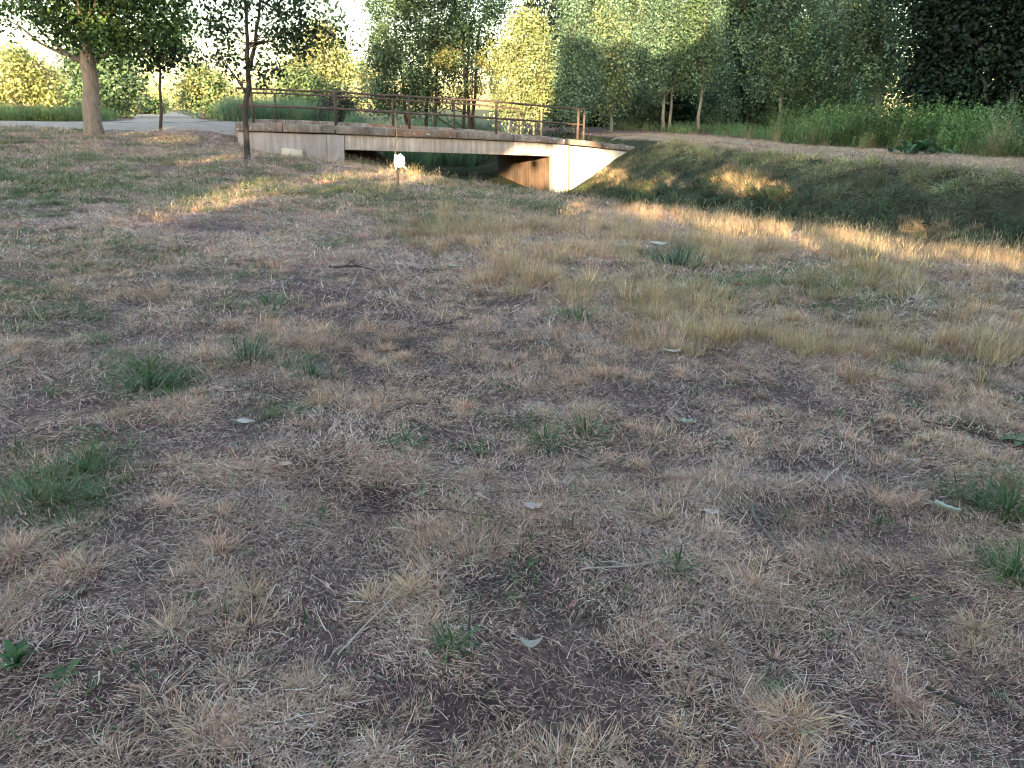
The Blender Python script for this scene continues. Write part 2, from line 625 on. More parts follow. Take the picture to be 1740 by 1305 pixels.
def prism(name, poly, depth_vec, material, off=0.0, parent=None, bevel=.012, seg=1):
    """poly: pixels on the near face, clockwise as seen; extruded along depth_vec (x, y)"""
    P = []
    for i in range(len(poly)):
        a, b = np.array(poly[i], float), np.array(poly[(i+1) % len(poly)], float)
        P.append(vp(a[0], a[1], off)-BL)
    P = np.array(P)
    n = len(P)
    D = np.array([depth_vec[0], depth_vec[1], 0])
    V = np.concatenate([P, P+D])
    F = [np.arange(n)[None], (np.arange(n)[::-1]+n)[None]]
    i = np.arange(n)
    j = (i+1) % n
    F.append(np.stack([j, i, i+n, j+n], 1))
    me = mesh_np(name, V, F, material)
    o = put(name, me, parent)
    bv = o.modifiers.new("bevel", 'BEVEL')
    bv.width = bevel
    bv.segments = 2
    return o

ND = lambda d: BN*d
# coping slabs (top edge a little humped), each one a piece with an open joint between
cop_top = [(398, 208.5), (450, 209.5), (571, 213), (600, 215), (700, 220), (800, 225), (887, 230), (939, 235), (990, 238.5), (1080, 249)]
ctx, cty = np.array(cop_top).T
top_y = lambda x: float(np.interp(x, ctx, cty))
thk = lambda x: float(np.interp(x, [398, 600, 887, 939, 1080], [14, 14, 10.5, 9, 9.5]))
for (x0, x1, of) in [(399, 480, .10), (481, 569.5, .12), (571, 672, .14), (673, 776, .13), (777, 872, .14), (873, 961, .13), (968, 1023, .10), (1024, 1079, .09)]:
    xs = np.linspace(x0, x1, 5)
    jt = rng.normal(0, .35, 5)
    poly = [(x, top_y(x)+j) for x, j in zip(xs, jt)] + [(x, top_y(x)+thk(x)) for x in xs[::-1]]
    prism("coping", poly, ND(.62), M_COPE, off=of, parent=bridge, bevel=.025)
gb = lambda x: np.interp(x, [585, 600, 887, 940], [254.5, 255, 264, 266])
xs = np.linspace(586, 939.5, 6)
prism("girder", [(x, top_y(x)+thk(x)+.6) for x in xs]+[(x, gb(x)) for x in xs[::-1]], ND(.45), M_GIRD, off=.02, parent=bridge)
# deck slab behind the girder, spanning the full width on the skew
dk = prism("deck_slab", [(x, top_y(x)+thk(x)*.55) for x in (402, 571, 776, 939, 1078)]+[(x, top_y(x)+thk(x)+13) for x in (1078, 939, 776, 571, 402)], SK, M_PATH, off=-.5, parent=bridge)
fg = prism("girder", [(x, top_y(x)+thk(x)+.6) for x in xs]+[(x, gb(x)) for x in xs[::-1]], ND(.4), M_GIRD, off=.02, parent=bridge)
fg.location = (SK[0], SK[1], 0)
# abutments and wing walls
prism("abutment", [(940, 244.5), (966, 247), (966, 352), (940, 352)], SK, M_ABUT, off=.05, parent=bridge, bevel=.02)
prism("pier_face", [(939.3, 244.6), (966, 247.2), (966, 353), (939.3, 353)], ND(.75), M_WALL, off=.075, parent=bridge, bevel=.02)
prism("wing_wall", [(968.5, 248), (1020, 252.8), (1078, 259), (1078, 330), (968.5, 352)], ND(.4), M_WALL, off=.03, parent=bridge)
prism("abutment", [(556, 228.5), (585.5, 229.5), (585.5, 310), (556, 310)], SK, M_WING, off=.05, parent=bridge, bevel=.02)
prism("wing_wall", [(404, 223), (480, 226), (555.5, 228.3), (555.5, 300), (404, 280)], ND(.4), M_WING, off=.0, parent=bridge)
prism("plinth", [(478, 252), (514, 255), (514, 290), (478, 285)], ND(.3), M_WALL, off=.2, parent=bridge)
# far coping
fc = prism("coping", [(x, top_y(x)) for x in np.linspace(399, 1079, 7)]+[(x, top_y(x)+thk(x)) for x in np.linspace(1079, 399, 7)], ND(.6), M_COPE, off=.05, parent=bridge)
fc.location = (SK[0], SK[1], 0)

def rust_mat():
    m, n, l, b = mat("rusty_pipe")
    tc = n.new("ShaderNodeTexCoord")
    n1 = noise_node(n, l, 6, 6, .7, tc.outputs["Object"])
    r = ramp(n, [(.35, (.055, .045, .04)), (.55, (.11, .07, .055)), (.75, (.26, .13, .085))])
    l.new(n1.outputs[0], r.inputs[0])
    l.new(r.outputs[0], b.inputs["Base Color"])
    b.inputs["Roughness"].default_value = .75
    b.inputs["Metallic"].default_value = .2
    return m
M_RUST = rust_mat()

def railing(label, shift, posts, x0, x1, htop, hmid, extra=None):
    base = vp(posts[0], top_y(posts[0]))+np.array([*shift, 0])
    r = empty("railing", base, label, "railing")
    def P(px, h):
        q = vp(px, top_y(px))
        return np.array([q[0]+shift[0], q[1]+shift[1], q[2]+h])-base
    for px in posts:
        V_, f_ = tube([P(px, -.03), P(px, htop*.5), P(px, htop)], .044, 8)
        put("post", mesh_np("post", V_, f_, M_RUST, smooth=False), r)
    for h in (htop-.03, hmid):
        xs = np.linspace(x0, x1, 14)
        pts = np.array([P(x, h) for x in xs])
        pts[:, 2] += rng.normal(0, .008, 14)
        V_, f_ = tube(pts, .034, 8)
        put("rail", mesh_np("rail", V_, f_, M_RUST), r)
    if extra:
        V_, f_ = tube([P(extra, -.03), P(extra, htop)], .05, 8)
        put("post", mesh_np("post", V_, f_, M_RUST), r)
    return r
railing("rusty red pipe railing along the near edge of the bridge, double end post", BN*.2, [430, 571, 697, 845, 994], 405, 994, 1.08, .52, extra=984)
railing("dark pipe railing along the far edge of the bridge behind the near one", SK-BN*.15, [470, 600, 720, 850, 985], 400, 985, 1.06, .54)

# ------------------------------------------------------------------ trees
def leaves(centers, nper, sig, size, cols, clump_jit=.34, up=.4, aspect=.62, outward=None):
    nc = len(centers)
    N = nc*nper
    ci = np.repeat(np.arange(nc), nper)
    sig = np.asarray(sig, float)
    P = centers[ci]+rng.normal(0, 1, (N, 3))*sig*(.6+.8*rng.random((N, 1)))
    nrm = rng.normal(0, 1, (N, 3))
    nrm[:, 2] += up*2
    if outward is not None:
        nrm += outward[ci]*1.0
    nrm /= np.linalg.norm(nrm, axis=1)[:, None]
    a = rng.normal(0, 1, (N, 3))
    t = np.cross(nrm, a)
    t /= np.linalg.norm(t, axis=1)[:, None]+1e-9
    s = np.cross(nrm, t)
    L = size*(.65+.7*rng.random(N))[:, None]
    fold = nrm*L*.12
    v0, v2 = P-t*L*.5, P+t*L*.5
    v1, v3 = P+s*L*.5*aspect+fold, P-s*L*.5*aspect+fold
    V = np.stack([v0, v1, v2, v3], 1).reshape(-1, 3)
    b = np.arange(N)*4
    F = np.concatenate([np.stack([b, b+1, b+2], 1), np.stack([b, b+2, b+3], 1)])
    cc = pick(cols, nc, clump_jit)[ci]*(1+rng.normal(0, .2, (N, 1)))
    return V, F, np.clip(np.repeat(cc, 4, 0), .005, .9)

def branch_path(a, b, n=6, sag=.0, wig=.06):
    t = np.linspace(0, 1, n)[:, None]
    d = b-a
    L = np.linalg.norm(d)
    pts = a+d*t
    pts[1:-1] += rng.normal(0, wig*L, (n-2, 3))*.5
    pts[:, 2] += -sag*L*(t[:, 0]*(1-t[:, 0]))*2
    return pts

def tree(name, label, cat, base, trunk_top, r0, blobs, D, nclump, nper, sig, size, cols, bark, group=None,
         r1=None, limbs=14, trunks=None, up=.4, shell=.55, lean_wig=.01, depth_scale=1.0, limb_r=.35, limb_from=None):
    """blobs: (px, py, rx, ry[, dD]) ellipsoids of foliage given as seen from the photo's viewpoint at distance D"""
    base = np.asarray(base, float)
    root = empty(name, base, label, cat, group)
    parts = []
    tops = []
    r1 = r1 if r1 is not None else r0*.45
    for (tb, tt, q0, q1) in (trunks or [(base, np.asarray(trunk_top, float), r0, r1)]):
        tb, tt = np.asarray(tb, float), np.asarray(tt, float)
        n = 9
        pts = branch_path(tb-np.array([0, 0, .25]), tt, n, 0, lean_wig)
        t = np.linspace(0, 1, n)
        rad = q0*(1-t)+q1*t
        rad[0] *= 1.35
        rad[1] *= 1.06
        parts.append(tube(pts-base, rad, 10))
        tops.append((pts, rad))
    cen, outw, vols = [], [], []
    extra = []
    for bl in blobs:
        if bl[2] > 11:      # ragged outline: boughs that stick out of each mass of foliage
            for q in range(2):
                an = rng.uniform(-.3, math.pi+.3)
                k = rng.uniform(.28, .45)
                extra.append((bl[0]+math.cos(an)*bl[2]*.95, bl[1]-math.sin(an)*bl[3]*.95, bl[2]*k, bl[3]*k*1.2)+tuple(bl[4:]))
    blobs = list(blobs)+extra
    for bl in blobs:
        px, py, rx, ry = bl[:4]
        dD = bl[4] if len(bl) > 4 else 0
        c = at(px, py, D+dD)
        k = depth_of(c)/FPX
        vols.append(max(rx*ry, 1)*k*k)
    vols = np.array(vols)
    ncl = np.maximum(2, (vols/vols.sum()*nclump)).astype(int)
    for bl, m in zip(blobs, ncl):
        px, py, rx, ry = bl[:4]
        dD = bl[4] if len(bl) > 4 else 0
        c = at(px, py, D+dD)
        k = depth_of(c)/FPX
        R = np.array([rx*k, rx*k*depth_scale, ry*k*.94])
        d = rng.normal(0, 1, (m, 3))
        d /= np.linalg.norm(d, axis=1)[:, None]
        rr = rng.random(m)**(1/3.0)
        rr = shell*rr**.5+(1-shell)*rr
        rr *= .82+.3*vnoise(d[:, 0]*2.5+px, d[:, 2]*2.5+d[:, 1]*2+py, 11)
        q = c+d*R*rr[:, None]
        cen.append(q)
        outw.append(d)
    cen = np.concatenate(cen)
    outw = np.concatenate(outw)
    gz = terrain(cen[:, 0], cen[:, 1], False)
    cen[:, 2] = np.maximum(cen[:, 2], gz+.3)
    # limbs from the trunk to some of the clumps
    idx = rng.choice(len(cen), min(limbs, len(cen)), replace=False)
    for i in idx:
        pts, rad = tops[rng.choice(limb_from) if limb_from else rng.integers(len(tops))]
        e = cen[i]
        zz = np.clip(e[2]-.5*np.linalg.norm((e-pts[-1])[:2])-.2, pts[2, 2], pts[-1, 2])
        j = int(np.argmin(np.abs(pts[:, 2]-zz)))
        bp = branch_path(pts[j], e, 6, .08, .07)
        parts.append(tube(bp-base, np.linspace(rad[j]*limb_r, max(rad[j]*.06, .006), 6), 6))
    V_, f_ = join(parts)
    put("trunk", mesh_np("trunk", V_, f_, bark, smooth=True), root)
    V_, f_, c_ = leaves(cen-base, nper, sig, size, cols, outward=outw, up=up)
    cr = put("crown", mesh_np("crown", V_, f_, M_LEAF, c_), root)
    cr["kind"] = "stuff"
    return root

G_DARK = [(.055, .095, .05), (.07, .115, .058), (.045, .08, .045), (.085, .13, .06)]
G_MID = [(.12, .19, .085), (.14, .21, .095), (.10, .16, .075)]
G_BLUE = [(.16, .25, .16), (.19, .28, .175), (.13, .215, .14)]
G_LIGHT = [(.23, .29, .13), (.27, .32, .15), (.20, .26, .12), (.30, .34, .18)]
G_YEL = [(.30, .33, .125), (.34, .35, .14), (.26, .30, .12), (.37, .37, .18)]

# --- the near trees on the lawn (left)
b1 = ground(160, 230)
D1 = b1[1]
tree("broadleaf_tree", "stout brown-trunked broadleaf tree standing on the lawn beside the gravel road", "tree", b1, at(138, -30, D1+.2), .27,
     [(140, -10, 80, 60), (80, 5, 60, 40), (200, 30, 60, 55), (260, 20, 60, 50), (170, 60, 60, 35), (110, 45, 40, 30), (150, -120, 150, 90), (250, -70, 90, 70),
      (60, -60, 80, 60), (225, 75, 30, 20), (300, 45, 25, 25), (20, 15, 35, 30), (185, -40, 120, 60)], D1, 620, 38, .28, .135,
     [(.05, .10, .035), (.065, .125, .04), (.04, .085, .035), (.10, .16, .04)], M_BARK, r1=.17, limbs=26, up=.3)
b2 = ground(273, 223)
tree("sapling_tree", "thin young tree with small dark crown just right of the stout tree", "tree", b2, at(270, 55, b2[1]), .055,
     [(272, 100, 32, 18), (290, 90, 30, 18), (255, 95, 18, 14), (300, 70, 22, 20), (240, 100, 10, 10), (268, 65, 35, 25)], b2[1], 110, 16, .2, .15,
     G_DARK, M_BARKD, r1=.025, limbs=16, lean_wig=.012)
# forked sapling in front of the bridge
b3 = ground(418, 273)
D3 = b3[1]
fk = at(422, 100, D3)
tree("sapling_tree", "slender forked young tree with sparse leaves before the bridge's left end", "tree", b3, fk, .085,
     [(400, 15, 55, 25), (450, -5, 60, 30), (500, 40, 45, 35), (540, 15, 40, 25), (470, 70, 40, 25), (440, 115, 25, 15), (385, 60, 35, 25), (355, 40, 20, 20),
      (350, 100, 20, 18), (525, 70, 30, 18), (575, 65, 14, 12), (460, 130, 25, 14), (380, 100, 18, 14), (430, -50, 110, 40), (505, 85, 25, 14), (570, 45, 18, 14), (395, 125, 12, 10)],
     D3, 300, 15, .14, .105, [(.035, .065, .035), (.05, .085, .042), (.03, .055, .03)], M_BARKD, limbs=42, trunks=[(b3, fk, .075, .055), (fk, at(412, -60, D3), .055, .02), (fk, at(455, -60, D3+.2), .05, .018),
      (at(417, 140, D3), at(370, 85, D3-.3), .028, .01)], lean_wig=.02, up=.1, limb_r=.3, limb_from=[1, 2, 1, 2, 3])

# --- trees behind the road, left to centre
gb_ = lambda px, D: np.array([at(px, 200, D)[0], D, float(terrain(at(px, 200, D)[0], D))])
tree("poplar_tree", "dense dark green columnar tree behind the stout lawn tree", "tree", gb_(175, 52), at(172, 95, 52), .22,
     [(160, 120, 42, 40), (165, 160, 45, 30), (195, 150, 35, 40), (170, 185, 40, 14), (205, 120, 25, 30), (150, 100, 25, 25), (185, 75, 30, 30)], 52, 330, 32, .36, .24, G_MID+G_BLUE, M_BARK)
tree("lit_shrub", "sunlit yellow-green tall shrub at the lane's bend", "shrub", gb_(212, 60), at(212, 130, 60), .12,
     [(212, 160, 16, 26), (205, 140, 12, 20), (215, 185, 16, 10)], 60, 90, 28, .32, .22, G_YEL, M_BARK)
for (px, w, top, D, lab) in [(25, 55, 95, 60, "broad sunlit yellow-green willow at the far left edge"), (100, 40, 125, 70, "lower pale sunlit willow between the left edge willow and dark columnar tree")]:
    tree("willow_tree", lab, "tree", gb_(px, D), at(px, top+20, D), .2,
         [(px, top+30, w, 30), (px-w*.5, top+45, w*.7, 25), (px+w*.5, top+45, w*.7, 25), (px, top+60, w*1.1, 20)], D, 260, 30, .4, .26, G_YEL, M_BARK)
tree("round_bush", "low round grey-green bush at the end of the lane", "bush", gb_(252, 72), at(252, 176, 72), .08,
     [(252, 180, 22, 10), (240, 183, 12, 7), (264, 183, 12, 7)], 72, 90, 26, .28, .22, G_MID, M_BARK)
tree("lit_bush", "yellow sunlit bush with a darker green lower left, left of the forked sapling", "bush", gb_(345, 58), at(348, 140, 58), .1,
     [(350, 140, 32, 25), (330, 160, 22, 20), (370, 155, 20, 22), (345, 175, 35, 12)], 58, 170, 28, .3, .22, G_YEL+G_MID, M_BARK)
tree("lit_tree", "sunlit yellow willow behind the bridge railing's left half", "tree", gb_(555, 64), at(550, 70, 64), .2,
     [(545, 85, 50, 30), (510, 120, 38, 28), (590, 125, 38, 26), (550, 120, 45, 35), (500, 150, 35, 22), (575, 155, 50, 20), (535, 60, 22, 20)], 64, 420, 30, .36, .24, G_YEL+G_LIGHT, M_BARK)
tree("green_bush", "mid green bush behind the railing below the sunlit willow", "bush", gb_(520, 50), at(520, 150, 50), .08,
     [(515, 145, 32, 24), (545, 160, 22, 18), (505, 170, 30, 16)], 50, 130, 28, .26, .2, G_MID, M_BARK)
tree("dark_bush", "dusky purple-brown bush behind the bridge railing", "bush", gb_(568, 41), at(568, 185, 41), .06,
     [(568, 180, 28, 20), (560, 196, 30, 14), (585, 190, 18, 14)], 41, 130, 26, .2, .13, [(.05, .04, .04), (.065, .05, .05), (.04, .05, .04)], M_BARKD)
# big dark multi-stem tree
D6 = 42
b6 = gb_(735, D6)
tr6 = [(gb_(px, D6+dd), at(px2, 40, D6+dd), .11, .05) for px, px2, dd in [(700, 670, 0), (722, 730, .6), (735, 745, -.5), (782, 800, .2), (798, 815, .8), (806, 780, -.3)]]
tree("dark_tree", "big bushy dark green tree rising behind the middle of the bridge", "tree", b6, None, .12,
     [(690, 60, 62, 60), (650, 90, 30, 40), (740, 40, 60, 60), (720, 110, 70, 50), (680, 145, 55, 35), (640, 130, 25, 30), (770, 90, 45, 45), (800, 40, 50, 50), (745, 165, 50, 28), (690, 180, 45, 20),
      (720, -30, 100, 50), (820, -10, 60, 50), (800, 120, 30, 35), (650, 180, 30, 18), (660, 20, 35, 35), (640, 160, 25, 22)], D6, 1150, 38, .24, .14, G_DARK+G_MID+G_BLUE, M_BARKD, trunks=tr6, limbs=40)
tree("turning_tree", "small yellowing tree among the dark tree's lower boughs", "tree", gb_(812, 40), at(800, 110, 40), .05,
     [(755, 95, 25, 14), (740, 110, 16, 8), (835, 95, 22, 16), (830, 110, 20, 20), (800, 155, 22, 16), (845, 70, 14, 14)], 40, 90, 24, .18, .13,
     [(.20, .20, .07), (.22, .19, .07), (.15, .19, .07)], M_BARKD, limbs=18)
D7 = 38
b7 = gb_(905, D7)
tr7 = [(gb_(px, D7+dd), at(px2, 60, D7+dd), .06, .02) for px, px2, dd in [(862, 870, 0), (908, 905, .3), (920, 925, -.3), (885, 890, .5)]]
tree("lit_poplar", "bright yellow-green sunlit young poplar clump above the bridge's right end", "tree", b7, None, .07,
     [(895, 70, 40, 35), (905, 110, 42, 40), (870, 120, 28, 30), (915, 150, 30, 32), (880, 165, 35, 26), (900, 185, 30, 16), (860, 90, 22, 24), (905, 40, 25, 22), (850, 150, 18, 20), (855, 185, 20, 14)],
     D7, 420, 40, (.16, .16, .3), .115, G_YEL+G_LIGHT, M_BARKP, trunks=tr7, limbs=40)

# --- young poplars behind the right end of the bridge
pops = [(975, 45, 75, 38, "left of the pale-trunked ones, just past the railing end post"), (1040, 20, 62, 39, "whose pale trunk shows right of the railing end post"),
        (1062, 45, 55, 44, "with thin dark trunk, second beyond the railing end post"), (1130, -10, 58, 41, "in the middle of the row with two pale stems"),
        (1098, 60, 45, 46, "half hidden between two bigger ones"), (1190, -20, 55, 40, "leaning right at the row's sunny end"), (1222, 70, 36, 45, "shaded, beside the dark gap in the wood")]
for i, (px, top, w, D, lab) in enumerate(pops):
    b = gb_(px, D)
    w *= .86
    H = [(px-w*.15, top+25, w*.4, 38), (px+w*.2, top+55, w*.5, 40), (px-w*.3, top+85, w*.5, 42), (px+w*.3, top+110, w*.5, 38), (px, top+125, w*.7, 36), (px-w*.25, top+150, w*.5, 25), (px, top-35, w*.3, 40)]
    H = [(a, min(c, 212-f), e, f) for a, c, e, f in H]
    lean = 14 if px == 1190 else rng.normal(0, 4)
    tr = [(b, at(px+lean, top-30, D), .085, .02)]
    if px == 1130:
        tr.append((gb_(1140, D+.4), at(1150, 20, D+.4), .08, .02))
    tree("poplar_tree", "young green poplar "+lab, "tree", b, None, .08, H, D, 300, 46, (.22, .22, .34), .115, [G_BLUE, G_BLUE+G_LIGHT, G_MID+G_BLUE][i % 3], M_BARKP, group="young poplars behind the bridge's right end", trunks=tr, limbs=30)
pops2 = [(1330, -30, 80, 36, "tall bushy one nearest the dark gap"), (1410, 10, 75, 38, "middle one, full and blue-green"), (1450, -10, 60, 44, "with yellow-tinged crown, behind the weeds"), (1496, -40, 75, 34, "thick-trunked one above the tall weeds")]
for i, (px, top, w, D, lab) in enumerate(pops2):
    b = gb_(px, D)
    H = [(px, top+30, w*.5, 40), (px+w*.25, top+80, w*.6, 45), (px-w*.3, top+100, w*.6, 45), (px, top+140, w*.75, 40), (px-w*.35, top+170, w*.5, 30), (px+w*.35, top+165, w*.45, 28), (px, top-50, w*.5, 50)]
    H = [(a, min(c, 200-f), e, f) for a, c, e, f in H]
    tree("poplar_tree", "shaded blue-green poplar right of centre, "+lab, "tree", b, at(px+4, top-40, D), .13 if i == 3 else .08, H, D, 380, 42, (.16, .16, .32), .115,
         (G_BLUE+G_MID) if i != 2 else [(.17, .15, .04), (.12, .14, .04), (.08, .12, .05)], M_BARKP, group="shaded poplars on the right", limbs=30, r1=.03)
# --- dark wood behind
back = [(960, 20, 70, 52, G_DARK, "dark tall tree crown above the young poplars' tops"), (1075, 0, 70, 56, G_DARK, "dark thick-trunked tree behind the middle poplars"), (1180, 10, 90, 55, G_DARK, "dark tree behind the leaning poplar at the row's sunny end"), (1265, 60, 75, 48, G_DARK, "dark tree filling the gap between the two poplar groups"),
        (1390, 40, 100, 55, G_DARK, "dark tree behind the shaded blue-green poplars")]
for (px, top, w, D, cs, lab) in back:
    b = gb_(px, D)
    tree("woodland_tree", lab, "tree", b, at(px, top-60, D), .35,
         [(px, top, w, 60), (px-w*.5, top+60, w*.7, 50), (px+w*.5, top+60, w*.7, 50), (px, top+110, w, 50), (px-w*.4, top+150, w*.7, 40), (px+w*.4, top+150, w*.7, 40), (px, top-70, w*.9, 60)],
         D, 620, 26, .45, .26, cs, M_BARKD, group="dark woodland trees", limbs=20)
tree("woodland_tree", "very dark big tree filling the right edge behind the weeds", "tree", gb_(1670, 30), at(1665, -60, 30), .3,
     [(1620, 60, 80, 70), (1700, 60, 90, 80), (1660, 130, 110, 60), (1600, 160, 60, 40), (1720, 170, 90, 45), (1650, -40, 130, 70), (1780, 100, 90, 100), (1640, 195, 70, 20), (1580, 110, 35, 50), (1850, 60, 110, 120)],
     30, 1700, 26, .28, .17, [(.02, .04, .022), (.027, .05, .026), (.016, .03, .02)], M_BARKD, group="dark woodland trees", limbs=30)
# background mass
def mass(name, label, spans, cols, n, sig, size):
    cen = []
    for (x0, x1, y0, y1, D0, D1_, k) in spans:
        m = int(n*k)
        px, py, D = rng.uniform(x0, x1, m), rng.uniform(y0, y1, m), rng.uniform(D0, D1_, m)
        cen.append(np.array([at(a, b, c) for a, b, c in zip(px, py, D)]))
    cen = np.concatenate(cen)
    V_, f_, c_ = leaves(cen, 20, sig, size, cols)
    o = put(name, mesh_np(name, V_, f_, M_LEAF, c_))
    return tag(o, label, "woodland", kind="stuff")
mass("woodland", "dark wood closing the view behind the poplars on the right", [(930, 1320, 90, 200, 60, 66, .3), (1220, 1900, -60, 200, 58, 66, .5), (1740, 2300, -100, 220, 34, 50, .3), (950, 1250, 150, 212, 50, 56, .2)], G_DARK, 1600, .6, .4)
mass("woodland", "pale sunlit distant trees along the horizon on the left", [(-400, 620, 160, 188, 120, 150, .6), (280, 460, 150, 185, 110, 130, .15)], G_YEL, 420, 1.0, .6)

# ------------------------------------------------------------------ shading tree belt behind the viewer
SV = -LDIR
def suv(P):
    """across-sun coordinate and height where the ray to the sun crosses the belt's line"""
    P = np.atleast_2d(P)
    t = (P[:, 1]-BELT_Y)/(-SV[1])
    Q = P+SV*t[:, None]
    return Q[:, 0], Q[:, 2]
BELT_Y = -16.0
HOLES = []       # (x, z, rx, rz) gaps in the belt
def hole_px(px, py, rx, rz, D=None, g=True):
    if D is None:
        rx, rz = rx*1.05, rz*1.1+.05
    P = ground(px, py) if D is None else at(px, py, D)
    x, z = suv(P)
    HOLES.append((float(x[0]), float(z[0]), rx, rz))
# light on the lawn, bank, walls and trees as the photograph shows it
for (px, py, rx, rz) in [(355, 352, .4, .09), (400, 335, .45, .11), (450, 314, .45, .11), (260, 240, .7, .09), (305, 236, .6, .09), (350, 274, .5, .09), (385, 268, .4, .07), (700, 312, .4, .03), (745, 314, .4, .03),
                         (610, 300, .4, .1), (1000, 349, .5, .07), (1060, 356, .6, .08), (1130, 364, .6, .08), (1200, 371, .6, .08), (1280, 381, .6, .08), (1350, 391, .5, .09), (1420, 402, .5, .08), (1490, 412, .4, .07), (1560, 421, .4, .06), (1640, 432, .4, .05), (1710, 440, .4, .04), (1240, 400, .4, .03),
                         (1235, 306, .5, .24), (1280, 313, .5, .22), (1320, 325, .4, .14), (1130, 300, .3, .08), (1540, 395, .35, .1), (1040, 300, .5, .25), (990, 320, .4, .2), (1090, 318, .5, .15), (830, 350, .6, .02)]:
    hole_px(px, py, rx, rz)
for (px, py, D, rx, rz) in [(960, 290, 29, .75, .9), (1000, 280, 29.2, .8, .7), (1030, 270, 29.3, .3, .25), (985, 215, 29, .5, .6), (900, 255, 28.6, .8, .18), (880, 300, 32, 1.0, .5), (920, 300, 30, .8, .5), (985, 243, 29, .6, .15), (850, 310, 34, .6, .4),
                            (895, 120, 38, 1.5, 2.9), (870, 190, 38, 1.4, 1.0), (905, 60, 38, 1.4, 1.8), (760, 100, 40, .7, .5), (830, 100, 40, .9, .7), (160, 200, 24, .25, .5), (120, 15, 24, .8, .35), (1450, 50, 44, .6, 1.4), (835, 190, 40, .7, .6)]:
    hole_px(px, py, rx, rz, D)
def belt_top(x):
    # skyline of the belt: lower where far trees catch the sun
    return np.interp(x, [-60, -33, -24, -19, -15, -12.5, -11, -8, -6, -4, 0, 2, 4, 30, 60],
                     [9.5, 9.6, 9.8, 9.6, 10.4, 15, 17, 17, 11.4, 10.8, 10.9, 12.5, 17, 18, 18])+.9*(fbm(np.asarray(x)*.45, np.asarray(x)*0, 77)-.5)
nb = 23000
bx = rng.uniform(-46, 42, nb)
bz = belt_top(bx)*rng.random(nb)**.85
by = BELT_Y+rng.normal(0, 1.3, nb)
# slide along the sun ray so that gaps stay open through the depth of the belt
ux, uz = suv(np.stack([bx, by, bz], 1))
keep = uz < belt_top(ux)
for (hx, hz, rx, rz) in HOLES:
    e = ((ux-hx)/max(rx-.1, .1))**2+((uz-hz)/max(rz-.1, .1))**2
    keep &= e > 1
# thin random sun flecks are left to the leaves themselves
cen = np.stack([bx, by, bz], 1)[keep]
gz = terrain(cen[:, 0], cen[:, 1], False)
cen[:, 2] = np.maximum(cen[:, 2], gz+.1)
V_, f_, c_ = leaves(cen, 7, .20, .62, G_DARK, aspect=.95)
# dense hedge-like lower storey of the belt
lo = np.stack([rng.uniform(-24, 20, 5000), BELT_Y+rng.normal(0, .9, 5000), rng.uniform(.1, 2.75, 5000)], 1)
V2_, f2_, c2_ = leaves(lo, 7, .16, .52, G_DARK, aspect=.8)
f_ = np.concatenate([f_, f2_+len(V_)])
V_, c_ = np.concatenate([V_, V2_]), np.concatenate([c_, c2_])
lc = V_.reshape(-1, 4, 3).mean(1)
lx, lz = suv(lc)
kl = np.ones(len(lc), bool)
for (hx, hz, rx, rz) in HOLES:
    kl &= ((lx-hx)/(rx+.1))**2+((lz-hz)/(rz+.1))**2 > 1
V_, c_ = V_.reshape(-1, 4, 3)[kl].reshape(-1, 3), c_.reshape(-1, 4, 3)[kl].reshape(-1, 3)
b_ = np.arange(len(V_)//4)*4
f_ = np.concatenate([np.stack([b_, b_+1, b_+2], 1), np.stack([b_, b_+2, b_+3], 1)])
be = put("tree_belt", mesh_np("tree_belt", V_, f_, M_LEAF, c_))
tag(be, "belt of trees behind the viewer that shades the lawn", "woodland", kind="stuff")

# ------------------------------------------------------------------ grass: clump meshes, scattered as stuff
def clump_obj(coll, name, V, F, material, C):
    me = mesh_np(name, V, F, material, C)
    o = bpy.data.objects.new(name, me)
    coll.objects.link(o)
    return o

S_COLS = [(.67, .45, .345), (.80, .58, .46), (.49, .31, .245), (.86, .65, .53), (.62, .385, .285), (.39, .25, .205)]
T_COLS = [(.62, .40, .26), (.69, .465, .31), (.50, .31, .205), (.74, .545, .40), (.56, .36, .26)]
GOLD = [(.69, .455, .28), (.75, .53, .345), (.60, .38, .23), (.79, .60, .43), (.47, .34, .21), (.30, .31, .16)]
LUSH = [(.09, .16, .065), (.115, .19, .08), (.15, .22, .085), (.07, .13, .06), (.19, .22, .10)]
LAWN = [(.12, .145, .065), (.15, .165, .08), (.10, .125, .06), (.27, .23, .14), (.34, .28, .18), (.18, .18, .09)]

def rep(c, k):
    return np.repeat(c, k, 0)

def thatch(N, R, lmin=.025, lmax=.10, w=.0022, lift=.02, cols=S_COLS, th=.12):
    r, a = R*np.sqrt(rng.random(N)), rng.random(N)*6.283
    root = np.stack([r*np.cos(a), r*np.sin(a), rng.random(N)**2*lift-.002], 1)
    L = lmin+(lmax-lmin)*rng.random(N)**2
    az = rng.random(N)*6.283
    V, F, k = blades(root, az, rng.normal(.08, th, N), rng.normal(.25, .35, N), L, w*(.6+.9*rng.random(N)), 3, twist=.15)
    V[:, 2] = np.maximum(V[:, 2], -.012)
    return V, F, rep(pick(cols, N, .25), k)

